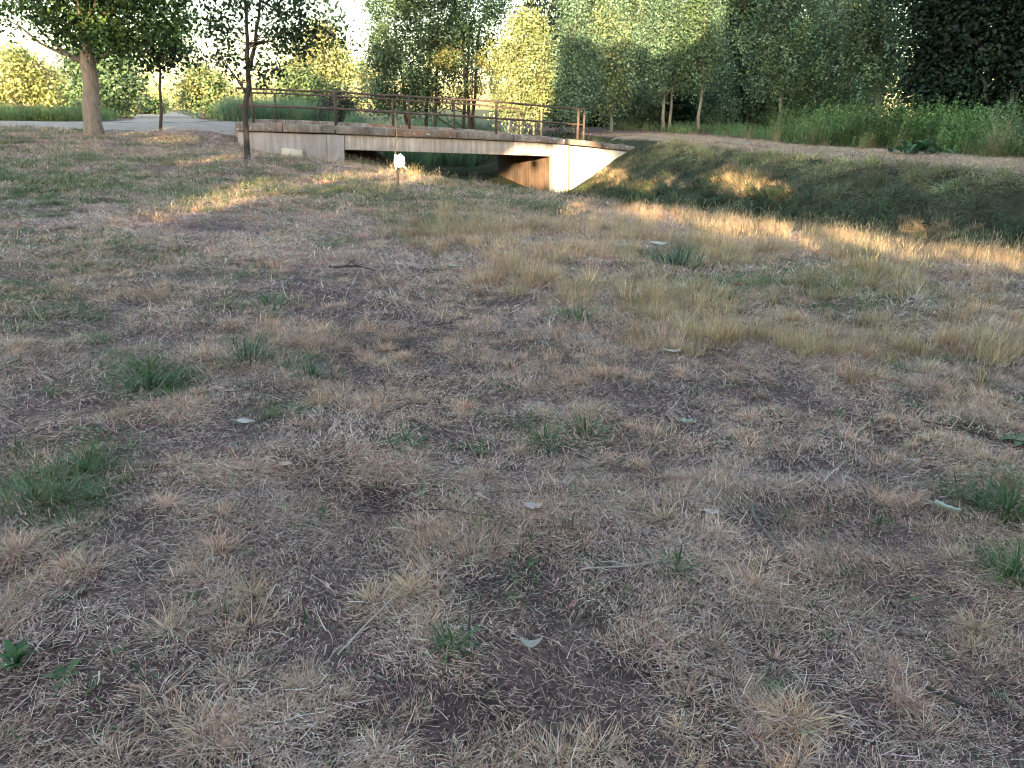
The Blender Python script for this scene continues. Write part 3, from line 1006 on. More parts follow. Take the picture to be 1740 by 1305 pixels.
def tuft(N, R, hmin, hmax, w, th0, bend, cols, K=4, root_dark=.55, tilt=.3):
    r, a = R*np.abs(rng.normal(0, .55, N)), rng.random(N)*6.283
    root = np.stack([r*np.cos(a), r*np.sin(a), np.full(N, -.005)], 1)
    az = a+rng.normal(0, .7, N)
    L = hmin+(hmax-hmin)*rng.random(N)**1.3
    th = np.clip(rng.normal(th0, tilt, N), .15, 1.65)
    V, F, k = blades(root, az, th, np.abs(rng.normal(bend, .4, N)), L, w*(.6+.8*rng.random(N)), K, twist=.08)
    V[:, 2] = np.maximum(V[:, 2], -.012)
    return V, F, rep(pick(cols, N, .2), k)

def seedheads(N, R, h, cols):
    """thin upright stalks carrying a feathery head"""
    r, a = R*np.sqrt(rng.random(N)), rng.random(N)*6.283
    root = np.stack([r*np.cos(a), r*np.sin(a), np.zeros(N)], 1)
    az = rng.random(N)*6.283
    L = h*(.6+.5*rng.random(N))
    th = np.clip(rng.normal(1.35, .14, N), .8, 1.57)
    V, F, k = blades(root, az, th, np.abs(rng.normal(.25, .2, N)), L, np.full(N, .0022), 4)
    C = rep(pick(cols, N, .15), k)
    tip = V.reshape(N, k, 3)[:, -1]
    V2, F2, k2 = blades(tip-np.array([0, 0, .01]), az, th-.2, np.full(N, .3), L*.22, np.full(N, .006), 3)
    C2 = rep(pick([(.55, .46, .30), (.48, .38, .24)], N, .15), k2)
    return np.concatenate([V, V2]), np.concatenate([F, F2+len(V)]), np.concatenate([C, C2])

def merge(*P):
    o, Vs, Fs, Cs = 0, [], [], []
    for V, F, C in P:
        Vs.append(V); Fs.append(F+o); Cs.append(C); o += len(V)
    return np.concatenate(Vs), np.concatenate(Fs), np.concatenate(Cs)

KIT = bpy.data.collections.new("grass_kit")
IDX = {}
def add_kind(kind, n, fn, material):
    for i in range(n):
        V, F, C = fn()
        nm = "k%03d_%s" % (len(KIT.objects), kind)
        IDX.setdefault(kind, []).append(len(KIT.objects))
        clump_obj(KIT, nm, V, F, material, np.clip(C, .01, .9))
add_kind("thatch_wide", 3, lambda: thatch(260, .42, .05, .16, .0055, .035, th=.25), M_STRAW)
add_kind("dry_tuft", 4, lambda: merge(tuft(150, .075, .05, .15, .0026, .9, .9, T_COLS), thatch(60, .12, .04, .12, cols=T_COLS)), M_STRAW)
add_kind("cushion", 4, lambda: tuft(240, .095, .02, .075, .0027, .75, .9, T_COLS+S_COLS[:2]+[(.66, .55, .36)], tilt=.45), M_STRAW)
add_kind("mat", 4, lambda: tuft(230, .14, .03, .11, .0027, .5, .7, S_COLS+T_COLS, tilt=.35), M_STRAW)
add_kind("low_tuft", 3, lambda: tuft(120, .09, .03, .09, .0026, .6, .7, S_COLS+T_COLS, tilt=.35), M_STRAW)
add_kind("gold", 4, lambda: merge(tuft(110, .13, .10, .30, .0034, 1.15, .6, GOLD), seedheads(14, .14, .36, GOLD)), M_STRAW)
add_kind("gold_low", 3, lambda: tuft(130, .16, .06, .19, .0036, 1.0, .7, GOLD+LAWN[3:5]), M_STRAW)
add_kind("green", 4, lambda: tuft(80, .08, .05, .15, .0042, .85, .8, LUSH), M_GREEN)
add_kind("sprig", 4, lambda: tuft(12, .035, .02, .07, .0055, .8, .7, LUSH, K=3), M_GREEN)
add_kind("green_fine", 3, lambda: tuft(130, .14, .03, .09, .003, .95, .6, LUSH+LAWN[:3]), M_GREEN)
add_kind("lawn", 4, lambda: tuft(170, .20, .025, .075, .0042, .8, .6, LAWN, K=2, tilt=.4), M_GREEN)
add_kind("lawn_wide", 3, lambda: tuft(200, .42, .04, .10, .009, .8, .6, LAWN, K=2, tilt=.4), M_GREEN)

def weed_leafy(h, n, leaf, cols, spread=.25):
    """upright stems with narrow leaves, like nettles or goldenrod"""
    parts = []
    for i in range(n):
        r0 = rng.normal(0, spread, 2)
        H = h*(.6+.5*rng.random())
        lean = rng.normal(0, .12, 2)
        root = np.array([[r0[0], r0[1], 0]])
        az = np.array([rng.random()*6.283])
        V, F, k = blades(root, az, np.array([1.45]), np.array([.25]), np.array([H]), np.array([.012]), 4)
        parts.append((V, F, rep(pick(cols, 1), k)))
        m = int(26*H/leaf*.12)+8
        t = .15+.85*rng.random(m)
        ctr = (V[0::2]+V[1::2])/2
        Q = np.stack([np.interp(t, np.linspace(0, 1, len(ctr)), ctr[:, j]) for j in range(3)], 1)
        V2, F2, k2 = blades(Q, rng.random(m)*6.283, rng.normal(.5, .3, m), np.full(m, 1.1), leaf*(.6+.6*rng.random(m))*(1.15-.6*t), leaf*.24*(.7+.5*rng.random(m)), 3)
        parts.append((V2, F2, rep(pick(cols, m, .2), k2)))
    return merge(*parts)
add_kind("weed", 4, lambda: weed_leafy(.95, 12, .16, [(.145, .22, .08), (.17, .24, .09), (.12, .19, .075), (.20, .235, .10)]), M_GREEN)
add_kind("weed_low", 3, lambda: weed_leafy(.5, 12, .13, [(.14, .22, .10), (.17, .25, .115), (.20, .25, .115)]), M_GREEN)
add_kind("reed", 4, lambda: tuft(70, .35, .7, 1.7, .022, 1.38, .5, [(.12, .19, .115), (.14, .21, .125), (.09, .155, .09), (.18, .21, .11)], tilt=.12), M_GREEN)
add_kind("stalk", 3, lambda: merge(tuft(60, .22, .4, 1.0, .008, 1.3, .6, [(.40, .33, .2), (.34, .28, .16), (.46, .4, .26)], tilt=.2), seedheads(16, .22, 1.0, GOLD)), M_STRAW)
add_kind("bank", 4, lambda: merge(tuft(80, .26, .12, .36, .011, .85, 1.0, [(.085, .10, .05), (.065, .085, .042), (.12, .115, .065), (.19, .15, .095), (.055, .075, .04)]), thatch(60, .4, .08, .25, .006, .05, cols=[(.16, .12, .09), (.22, .18, .13)])), M_STRAW)
add_kind("bank_leafy", 3, lambda: weed_leafy(.28, 9, .11, [(.05, .085, .035), (.065, .10, .04), (.085, .10, .04)], .22), M_GREEN)

def gn_group():
    g = bpy.data.node_groups.new("scatter", 'GeometryNodeTree')
    g.interface.new_socket("Geometry", in_out='INPUT', socket_type='NodeSocketGeometry')
    g.interface.new_socket("Geometry", in_out='OUTPUT', socket_type='NodeSocketGeometry')
    n, l = g.nodes, g.links
    gi, go = n.new("NodeGroupInput"), n.new("NodeGroupOutput")
    ci = n.new("GeometryNodeCollectionInfo")
    ci.inputs["Collection"].default_value = KIT
    ci.inputs["Separate Children"].default_value = True
    ci.inputs["Reset Children"].default_value = True
    ip = n.new("GeometryNodeInstanceOnPoints")
    ip.inputs["Pick Instance"].default_value = True
    def at_(name, t):
        x = n.new("GeometryNodeInputNamedAttribute")
        x.data_type = t
        x.inputs["Name"].default_value = name
        return x.outputs[0]
    er = n.new("FunctionNodeEulerToRotation")
    l.new(at_("rot", 'FLOAT_VECTOR'), er.inputs[0])
    l.new(gi.outputs[0], ip.inputs["Points"])
    l.new(ci.outputs[0], ip.inputs["Instance"])
    l.new(at_("idx", 'INT'), ip.inputs["Instance Index"])
    l.new(er.outputs[0], ip.inputs["Rotation"])
    l.new(at_("scl", 'FLOAT'), ip.inputs["Scale"])
    l.new(ip.outputs[0], go.inputs[0])
    return g
GN = gn_group()

def euler_on_slope(x, y, yaw, k=.85):
    e = .12
    gx_ = (terrain(x+e, y)-terrain(x-e, y))/(2*e)*k
    gy_ = (terrain(x, y+e)-terrain(x, y-e))/(2*e)*k
    nrm = np.stack([-gx_, -gy_, np.ones_like(gx_)], 1)
    nrm /= np.linalg.norm(nrm, axis=1)[:, None]
    # R = align(z->n) * Rz(yaw)
    t = np.stack([np.cos(yaw), np.sin(yaw), np.zeros_like(yaw)], 1)
    t = t-nrm*(t*nrm).sum(1)[:, None]
    t /= np.linalg.norm(t, axis=1)[:, None]
    b = np.cross(nrm, t)
    R = np.stack([t, b, nrm], 2)
    ry = np.arcsin(np.clip(-R[:, 2, 0], -1, 1))
    rx = np.arctan2(R[:, 2, 1], R[:, 2, 2])
    rz = np.arctan2(R[:, 1, 0], R[:, 0, 0])
    return np.stack([rx, ry, rz], 1)

class Scatter:
    def __init__(self):
        self.p, self.r, self.s, self.i, self.t = [], [], [], [], []
    def add(self, kind, x, y, scl, tint, dz=0.0, yaw=None):
        n = len(x)
        if n == 0:
            return
        x, y = np.asarray(x, float), np.asarray(y, float)
        z = terrain(x, y)+dz
        yaw = rng.random(n)*6.283 if yaw is None else yaw
        self.p.append(np.stack([x, y, z], 1))
        self.r.append(euler_on_slope(x, y, yaw))
        self.s.append(np.broadcast_to(scl, (n,)))
        self.i.append(np.array(IDX[kind])[rng.integers(0, len(IDX[kind]), n)])
        self.t.append(np.broadcast_to(tint, (n, 3)))
    def build(self, name, label, cat):
        P = np.concatenate(self.p).astype(np.float32)
        me = bpy.data.meshes.new(name)
        me.vertices.add(len(P))
        me.vertices.foreach_set("co", P.ravel())
        for nm, ty, key, arr in (("rot", 'FLOAT_VECTOR', "vector", self.r), ("scl", 'FLOAT', "value", self.s), ("idx", 'INT', "value", self.i), ("tint", 'FLOAT_VECTOR', "vector", self.t)):
            a = me.attributes.new(nm, ty, 'POINT')
            v = np.concatenate(arr)
            a.data.foreach_set(key, v.astype(np.int32 if ty == 'INT' else np.float32).ravel())
        o = put(name, me)
        md = o.modifiers.new("scatter", 'NODES')
        md.node_group = GN
        tag(o, label, cat, kind="stuff")
        print("STUFF", name, len(P))
        return o

def field(n, y0, y1, k=.80, pad=.6):
    """random points over the ground the camera sees, between two distances"""
    y = np.sqrt(rng.uniform(y0*y0, y1*y1, n))
    x = rng.uniform(-1, 1, n)*(k*y+pad)
    return x, y

def tintn(n, base=(1, 1, 1), j=.12, jc=.04):
    return np.array(base)*(1+rng.normal(0, j, (n, 1)))*(1+rng.normal(0, jc, (n, 3)))

def on_path(x, y):
    return ((y > 26.6) & (y < 35) & (x < -8)) | (np.abs(pdist(x, y, np.array([(5.3, 33.5), (7.5, 29), (10.5, 22.5), (14.8, 15.2), (24, 3)]))) < .3)

def lawn_ok(x, y):
    u, dn, df = ditch_u(x, y)
    return (dn < .35) & ~on_path(x, y) & ((y < 26.6) | (x < -8))

dry, tall, grn, bnk = Scatter(), Scatter(), Scatter(), Scatter()
ps = lambda x, y: zones(x, y, terrain(x, y))
# fine straw litter, thick near the viewer
for (n, y0, y1, kind, sc) in [(1300, 7.6, 14, "thatch_wide", 1.0), (2600, 13, 27, "thatch_wide", 1.25)]:
    x, y = field(n, y0, y1)
    m = lawn_ok(x, y)
    x, y = x[m], y[m]
    g, t, s = ps(x, y)
    keep = rng.random(len(x)) < (1-.45*s-.62*g*(y > 3))*np.where(fbm(x*2.6, y*2.6, 41) < .36, .5, 1)
    x, y, g, t, s = x[keep], y[keep], g[keep], t[keep], s[keep]
    tn = tintn(len(x), (1, .98, .97), .16)*(.72+.55*fbm(x*.9, y*.9, 51))[:, None]
    tn *= 1-.12*s[:, None]
    tn = tn*(1-.35*g[:, None])+tn*np.array((.78, .9, .62))*.35*g[:, None]
    dry.add(kind, x, y, sc*rng.uniform(.75, 1.25, len(x)), tn)
def gz_fast(x, y):
    """height of the ground sheet by bilinear look-up in its dense core"""
    i0, j0 = np.searchsorted(gx, -11.0), np.searchsorted(gy, .4)
    fx = np.clip((x+11.0)/.11+i0, 0, nx-2)
    fy = np.clip((y-.4)/.11+j0, 0, ny-2)
    i, j = fx.astype(int), fy.astype(int)
    fx, fy = fx-i, fy-j
    return (GZ[j, i]*(1-fx)+GZ[j, i+1]*fx)*(1-fy)+(GZ[j+1, i]*(1-fx)+GZ[j+1, i+1]*fx)*fy

def straw_layer(specs):
    VV, FF, CC, o = [], {3: [], 4: []}, [], 0
    for (n, y0, y1, lmin, lmax, w, K, thm, ths, lift) in specs:
        x, y = field(int(n*2.2), y0, y1, .74, .35)
        z = gz_fast(x, y)
        g, t, s = zones(x, y, z)
        d = np.clip(-.15+1.6*fbm(x*3.1, y*3.1, 43), .08, 1)*np.clip(.35+1.2*vnoise(x*11, y*11, 47), .3, 1)
        d *= (1-.62*s)*(1-.3*g)
        hum = fbm(x*3.6+9, y*3.6, 5, 2)
        d *= np.clip(.4+2.2*(hum-.36), .3, 1.25)
        d *= (ditch_u(x, y)[1] < .2)
        k = np.argsort(-(d-rng.random(len(x))))[:n]
        k = k[d[k] > .02]
        x, y, z, g, t, s = x[k], y[k], z[k], g[k], t[k], s[k]
        N = len(x)
        flow = 6.283*fbm(x*1.3, y*1.3, 53)*2
        az = np.where(rng.random(N) < .45, flow+rng.normal(0, .5, N), rng.random(N)*6.283)
        L = lmin+(lmax-lmin)*rng.random(N)**1.8
        root = np.stack([x, y, rng.random(N)**2*lift], 1)
        V, F, kk = blades(root, az, rng.normal(thm, ths, N), rng.normal(.2, .4, N), L, w*(.55+.9*rng.random(N)), K, twist=.12 if K > 1 else 0)
        V[:, 2] = np.maximum(V[:, 2], -.004)+gz_fast(V[:, 0], V[:, 1])
        mk = fbm(x*.8, y*.8, 51)
        c = pick(S_COLS, N, .28)*(.70+.6*mk)[:, None]
        warm = sstep(.45, .7, fbm(x*1.9+7, y*1.9, 57))[:, None]
        c = c*(1-.5*warm)+c*np.array((1.08, .95, .82))*.5*warm
        c *= 1-.15*s[:, None]
        c *= (.78+.5*np.clip(hum[k]-.3, 0, .5))[:, None]
        gg = (rng.random(N) < .08+.5*g)[:, None]
        c = np.where(gg, c*np.array((.42, .60, .36)), c)
        VV.append(V)
        FF[4].append(F+o)
        CC.append(rep(c, kk))
        o += len(V)
    V, C = np.concatenate(VV), np.concatenate(CC)
    me = mesh_np("straw", V, np.concatenate(FF[4]), M_STRAWM, np.clip(C, .01, .9))
    ob = put("straw", me)
    print("STRAW tris", len(me.polygons)*2)
    tag(ob, "layer of dead straw lying over the soil in the foreground", "straw", kind="stuff")
M_STRAWM = blade_mat("straw_blade", .12, .75, inst=False)
straw_layer([(165000, 1.0, 3.2, .008, .042, .0023, 1, .14, .36, .024), (36000, 1.0, 3.4, .03, .085, .0023, 2, .18, .32, .03), (1800, 1.0, 3.6, .08, .20, .0026, 3, .2, .2, .04),
             (140000, 3.0, 5.6, .015, .06, .0034, 1, .10, .28, .02), (24000, 3.0, 6.0, .04, .12, .0035, 2, .15, .26, .03),
             (85000, 5.4, 8.4, .03, .10, .0048, 1, .1, .26, .025), (14000, 5.4, 9, .08, .2, .005, 2, .2, .25, .04)])
# low tufts and dry tufts in drifts
for (n, y0, y1, kind, sc, thr) in [(2600, 1.1, 9, "low_tuft", 1.0, .50), (700, 1.2, 12, "dry_tuft", .85, .58), (1100, 1.1, 11, "mat", .95, .48), (1700, 1.1, 10, "cushion", .9, .47), (2400, 9, 26, "low_tuft", 1.7, .45), (900, 10, 24, "dry_tuft", 1.2, .52)]:
    x, y = field(n, y0, y1)
    m = lawn_ok(x, y) & (fbm(x*1.7+3, y*1.7, 61) > thr)
    x, y = x[m], y[m]
    g, t, s = ps(x, y)
    k = rng.random(len(x)) < (1-.6*s)
    x, y = x[k], y[k]
    dry.add(kind, x, y, sc*rng.uniform(.6, 1.25, len(x)), tintn(len(x), (1, .98, .94), .16, .025))
# the tufts one can see one by one
TUFTS = [(240, 1080, 1.1), (490, 1200, 1.15), (670, 1000, .9), (700, 1045, 1.0), (830, 825, 1.0), (640, 600, 1.2), (800, 712, 1.15), (980, 650, 1.5), (60, 1020, 1.1), (60, 1275, 1.2), (330, 690, 1.2), (590, 680, 1.1), (530, 732, 1.1),
         (220, 717, 1.1), (455, 560, 1.2), (820, 602, 1.4), (1270, 690, 1.4), (890, 915, 1.1), (1230, 822, 1.1), (1490, 845, 1.1), (1640, 690, 1.3), (1090, 885, 1.0), (750, 960, 1.2), (400, 1005, 1.0), (1560, 905, 1.0), (1380, 890, 1.0), (330, 850, 1.2), (1130, 735, 1.2),
         (760, 900, .9), (1480, 635, 1.6), (1075, 640, 1.2), (690, 608, 1.2), (1600, 1060, 1.0), (1330, 1290, 1.0), (300, 990, 1.0), (30, 590, 1.5), (720, 1210, 1.0), (1500, 1195, .9), (1000, 690, 1.2)]
for (px, py, sc) in TUFTS:
    P = ground(px, py)
    tn = tintn(1, (1.0, .97, .91), .13, .025)
    for k in range(rng.integers(2, 5)):
        q = P[:2]+rng.normal(0, .075*sc, 2)
        dry.add(str(rng.choice(["dry_tuft", "mat", "cushion", "cushion"])), [q[0]], [q[1]], sc*rng.uniform(.5, 1.0), tn*tintn(1, j=.06))
# long golden grass towards the ditch
for (n, y0, y1) in [(7600, 4.0, 12), (7000, 10, 22)]:
    x, y = field(n, y0, y1)
    u, dn, df = ditch_u(x, y)
    g, t, s = ps(x, y)
    pr = np.clip(t*1.25-.25, 0, 1)*np.clip(.1+4.5*(fbm(x*1.25, y*1.25, 71)-.38), .08, 1)
    crest = np.exp(-((dn+.35)/.7)**2)*(y < 24)
    pr = np.maximum(pr, .75*crest)
    k = (rng.random(len(x)) < pr) & (dn < .9)
    x, y, g, cr = x[k], y[k], g[k], crest[k]
    big = rng.random(len(x)) < .45+.3*cr
    sc = rng.uniform(.4, .85, len(x))*(1+.3*(1-cr)*rng.random(len(x)))*(1-.45*np.exp(-((x-.6)/2.2)**2)*(y > 13.5))
    tn = tintn(len(x), (.96, .95, .92), .22)*(.7+.6*fbm(x*1.1, y*1.1, 73))[:, None]
    tn = tn*(1-.7*g[:, None])+tn*np.array((.45, .66, .42))*.7*g[:, None]
    tall.add("gold", x[big], y[big], sc[big], tn[big])
    tall.add("gold_low", x[~big], y[~big], sc[~big]*1.25, tn[~big])
for (px, py, sc) in [(1580, 600, 1.0), (1600, 590, .9), (1690, 610, .9), (1260, 570, .9), (1330, 590, .8), (1380, 600, .8), (1220, 575, .9), (920, 480, .9), (1460, 610, .8), (1360, 580, .8)]:
    P = ground(px, py)
    for k in range(4):
        q = P[:2]+rng.normal(0, .09, 2)
        tall.add("gold", [q[0]], [q[1]], sc*rng.uniform(.6, .9), tintn(1, (.95, .92, .82), .1))
# green in the lawn
for (n, y0, y1, kind, sc) in [(3600, 4.5, 15, "lawn", 1.2), (6500, 13, 27, "lawn_wide", 1.2), (6500, 1.2, 16, "green_fine", 1.1)]:
    x, y = field(n, y0, y1)
    m = lawn_ok(x, y)
    x, y = x[m], y[m]
    g, t, s = ps(x, y)
    base = .34 if kind == "lawn_wide" else (.12 if kind == "lawn" else 0)
    pr = np.clip(g*1.2-.12, base, 1)*np.where(fbm(x*1.6, y*1.6, 81) > .4, 1, .4)*(1-.6*s)
    k = rng.random(len(x)) < pr
    x, y, g = x[k], y[k], g[k]
    tn = tintn(len(x), (.88, 1.06, .88), .15)
    grn.add(kind, x, y, sc*rng.uniform(.7, 1.2, len(x)), tn)
x, y = field(3200, 1.2, 7)
g, t, s_b = ps(x, y)
m = rng.random(len(x)) < np.clip(g*1.3-.2, .015, 1)
grn.add("green_fine", x[m], y[m], rng.uniform(.5, 1.1, m.sum()), tintn(m.sum(), (.95, 1.0, .9), .18))
x, y = field(2600, 1.1, 9)
m = lawn_ok(x, y) & (fbm(x*1.2+5, y*1.2, 87) > .45)
grn.add("sprig", x[m], y[m], rng.uniform(.6, 1.5, m.sum()), tintn(m.sum(), (1, 1, 1), .2))
# ditch banks
n = 9000
y = rng.uniform(-2, 30, n)
x = rng.uniform(-9, 16, n)
u, dn, df = ditch_u(x, y)
k = (u > .02) & (u < .995) & (y < 28.3)
x, y, u = x[k], y[k], u[k]
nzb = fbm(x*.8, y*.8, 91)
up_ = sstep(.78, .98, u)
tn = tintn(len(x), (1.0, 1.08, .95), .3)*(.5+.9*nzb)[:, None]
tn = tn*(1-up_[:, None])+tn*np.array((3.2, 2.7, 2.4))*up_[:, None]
lf = (rng.random(len(x)) < .30) & (u < .75)
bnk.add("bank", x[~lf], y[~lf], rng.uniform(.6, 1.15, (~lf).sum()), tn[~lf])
bnk.add("bank_leafy", x[lf], y[lf], rng.uniform(.6, 1.3, lf.sum()), tn[lf])
for (cx, cy, rx, ry, n) in [(1260, 313, 75, 22, 70), (1045, 300, 55, 22, 60), (1545, 395, 70, 18, 25), (1110, 312, 50, 10, 25)]:  # golden clumps added where sun falls; their colour strengthens the lit patches
    for k in range(n):
        P = ground(cx+rng.normal(0, rx*.5), cy+rng.normal(0, ry*.5))
        bnk.add("gold_low", [P[0]], [P[1]], rng.uniform(.8, 1.4), tintn(1, (.95, .9, .8), .15))
# verge between bank top and weeds
x, y = rng.uniform(4, 26, 5000), rng.uniform(6, 36, 5000)
u, dn, df = ditch_u(x, y)
k = (df < .15) & (df > -3.4)
x, y = x[k], y[k]
dry.add("thatch_wide", x, y, rng.uniform(.8, 1.3, len(x)), tintn(len(x), (1.0, 1.04, .86), .15))
k = rng.random(len(x)) < .5
dry.add("low_tuft", x[k], y[k], rng.uniform(1, 1.8, k.sum()), tintn(k.sum(), (1, .95, .8), .15))
# tufts rooted in the dust along the bridge edge and at the wing wall's foot
def on_deck(px):
    q = vp(px, top_y(px))
    return q
for px in np.concatenate([rng.uniform(402, 1075, 90)]):
    q = on_deck(px)
    xy = q[:2]+BN*rng.uniform(.55, 1.1)
    kd = "low_tuft" if rng.random() < .6 else "green_fine"
    dry.add(kd, [xy[0]], [xy[1]], rng.uniform(.8, 2.0), tintn(1, (1, 1, .9), .2), dz=q[2]-.08-float(terrain(xy[0], xy[1])))
dry.build("dry_grass", "straw-coloured dead grass litter and tufts over the lawn", "grass")
tall.build("tall_grass", "long golden grass growing along the ditch edge", "grass")
grn.build("green_grass", "short patches of green grass in the dry lawn", "grass")
bnk.build("bank_grass", "rough dark grass covering the ditch banks", "grass")

# weeds behind the track on the right, reeds behind the bridge
und, ree = Scatter(), Scatter()
x, y = rng.uniform(5, 34, 4200), rng.uniform(8, 44, 4200)
df = -pdist(x, y, LF)
k = (df > 3.2) & (df < 9.5) & (x/y < .95)
x, y, df = x[k], y[k], df[k]
px, py = proj(np.stack([x, y, terrain(x, y)], 1))
hi = sstep(1250, 1420, px)
edge = sstep(3.2, 4.6, df)
kk = rng.random(len(x)) < .35+.5*hi
tn = tintn(len(x), (1.1, 1.2, 1.05), .25)
sel = kk & (rng.random(len(x)) < hi)
und.add("weed", x[sel], y[sel], (.55+.55*edge[sel])*rng.uniform(.45, 1.6, sel.sum()), tn[sel])
sel = kk & ~sel
und.add("weed_low", x[sel], y[sel], (.6+.4*edge[sel])*rng.uniform(.7, 1.2, sel.sum()), tn[sel])
ed = (df < 4.9) & (rng.random(len(x)) < .3*hi+.12)
und.add("stalk", x[ed], y[ed], rng.uniform(.35, .95, ed.sum()), tintn(ed.sum(), (.95, .92, .8), .15))
und.build("undergrowth", "tall green weeds and dry stalks along the far side of the track", "undergrowth")

x, y = rng.uniform(-34, 3, 3200), rng.uniform(35.5, 62, 3200)
dn = -pdist(x, y, LN)
k = (dn > -9) & (dn < 9.5) & ((dn < -.5) | (y > 39.5)) & ~((x < -13.5) & (np.abs(pdist(x, y, np.array([(-15, 34), (-19, 45), (-27, 62), (-42, 95)]))) < 3))
x, y = x[k], y[k]
tn = tintn(len(x), (1.2, 1.25, 1.2), .18)
low = sstep(-6, 4, x)
ree.add("reed", x, y, rng.uniform(.6, 1.0, len(x))*(1-.35*low), tn)
x, y = rng.uniform(-9, 3, 500), rng.uniform(28.5, 36.5, 500)
u, dn, df = ditch_u(x, y)
k = (u > .05) & (u < .3) & (y > 36)
ree.add("reed", x[k], y[k], rng.uniform(.5, .9, k.sum()), tintn(k.sum(), (1.3, 1.5, 1.4), .15))  # tint raised here to lighten reeds darkened by the bridge's shade
# left verge of the road
x, y = rng.uniform(-46, -16, 1800), rng.uniform(35.5, 44, 1800)
k = np.abs(pdist(x, y, np.array([(-15, 34), (-19, 45), (-27, 62), (-42, 95)]))) > 2.8
ree.add("weed", x[k], y[k], rng.uniform(.35, .9, k.sum()), tintn(k.sum(), (1.25, 1.25, 1.1), .2))
ree.build("reeds", "tall blue-green reeds and nettles beyond the bridge and road", "reeds")

# ------------------------------------------------------------------ small things on the grass
def solid_mat(name, c1, c2, scale=30, rough=.7):
    m, n, l, b = mat(name)
    tc = n.new("ShaderNodeTexCoord")
    z = noise_node(n, l, scale, 5, .6, tc.outputs["Object"])
    r = ramp(n, [(.3, c1), (.7, c2)])
    l.new(z.outputs[0], r.inputs[0])
    l.new(r.outputs[0], b.inputs["Base Color"])
    b.inputs["Roughness"].default_value = rough
    return m
LM = {"mint": solid_mat("mint_leaf", (.36, .44, .36), (.50, .57, .48)), "pale": solid_mat("pale_leaf", (.40, .36, .30), (.54, .50, .43)),
      "tan": solid_mat("tan_leaf", (.40, .28, .19), (.52, .39, .29)), "red": solid_mat("red_leaf", (.30, .12, .09), (.42, .22, .18)),
      "pink": solid_mat("pink_leaf", (.42, .32, .28), (.55, .44, .39)), "green": solid_mat("green_leaf", (.25, .36, .24), (.38, .48, .34))}

def fallen_leaf(px, py, L, W, yaw, curl, roll, m, label, lift=.025, pitch=.1, lobes=0.0):
    L, W = L*.82, W*.8
    P = ground(px, py)
    nu, nv = 13, 7
    uu, vv = np.meshgrid(np.linspace(0, 1, nu), np.linspace(-1, 1, nv), indexing='ij')
    w = W*np.sin(np.pi*np.clip(uu, .02, .985)**.8)**.75*(1+lobes*np.sin(uu*19)*np.abs(vv))
    x = (uu-.5)*L
    y = vv*w*.5
    z = curl*L*((uu-.5)**2*2)+np.abs(vv)**1.5*roll*W+.02*W*np.sin(uu*17+vv*4)
    V = np.stack([x.ravel(), y.ravel(), z.ravel()], 1)
    i = (np.arange(nu-1)[:, None]*nv+np.arange(nv-1)[None]).ravel()
    F = np.stack([i, i+nv, i+nv+1, i+1], 1)
    st, sf = tube([(-L*.5, 0, curl*L*.5), (-L*.68, .004, curl*L*.55), (-L*.85, .012, curl*L*.4)], [.0018, .0015, .0012], 5)
    root = empty("fallen_leaf", (P[0], P[1], P[2]+lift), label, "leaf", "fallen leaves on the lawn")
    root.rotation_euler = (rng.normal(0, .15), pitch, yaw)
    b = put("blade", mesh_np("blade", V, F, LM[m], smooth=True), root)
    sd = b.modifiers.new("thick", 'SOLIDIFY')
    sd.thickness = .0012
    put("stalk", mesh_np("stalk", st, sf, LM[m]), root)

fallen_leaf(900, 1108, .085, .035, .2, .75, .35, "pale", "curled pale dry leaf with upright stalk in the centre foreground", .022)
fallen_leaf(973, 1045, .035, .026, .9, .3, .2, "red", "small reddish leaf held up on dry stems", .04, -.3)
fallen_leaf(905, 872, .10, .055, .1, .2, .25, "pink", "crumpled pinkish-brown leaf beside a fine grey-green tuft", .025, lobes=.15)
fallen_leaf(1208, 878, .08, .05, .1, .15, .1, "pale", "flat whitish leaf left of the split stick's top end", .022)
fallen_leaf(485, 796, .085, .05, 2.8, .15, .1, "tan", "tan oval leaf lying alone left of centre", .022)
fallen_leaf(1168, 733, .14, .08, 1.9, .25, .3, "mint", "large pale mint leaf standing on edge right of centre", .04, .35)
fallen_leaf(1605, 878, .12, .06, -.7, .15, .35, "mint", "pale mint folded leaf at right near the green clump", .035)
fallen_leaf(1140, 608, .15, .07, .1, .2, .3, "pale", "whitish leaf lying just before the long grass", .035)
fallen_leaf(1117, 434, .28, .16, .3, .1, .2, "pale", "pale leaf caught up in the long golden grass", .12)
fallen_leaf(855, 443, .22, .13, .1, .15, .25, "mint", "grey-green leaf at the left border of the long grass", .07)
fallen_leaf(770, 462, .15, .09, .2, .1, .2, "green", "green leaf lying left of the grey-green one", .05)
fallen_leaf(1550, 789, .065, .035, .1, .1, .15, "pale", "tiny white leaf scrap above the pale mint folded leaf", .02)
fallen_leaf(418, 722, .11, .05, .2, .1, .1, "pale", "flat cream leaf half buried in straw, left of centre", .02)
fallen_leaf(1250, 514, .12, .08, .6, .2, .2, "red", "rust-red leaf hanging in the long grass", .15)

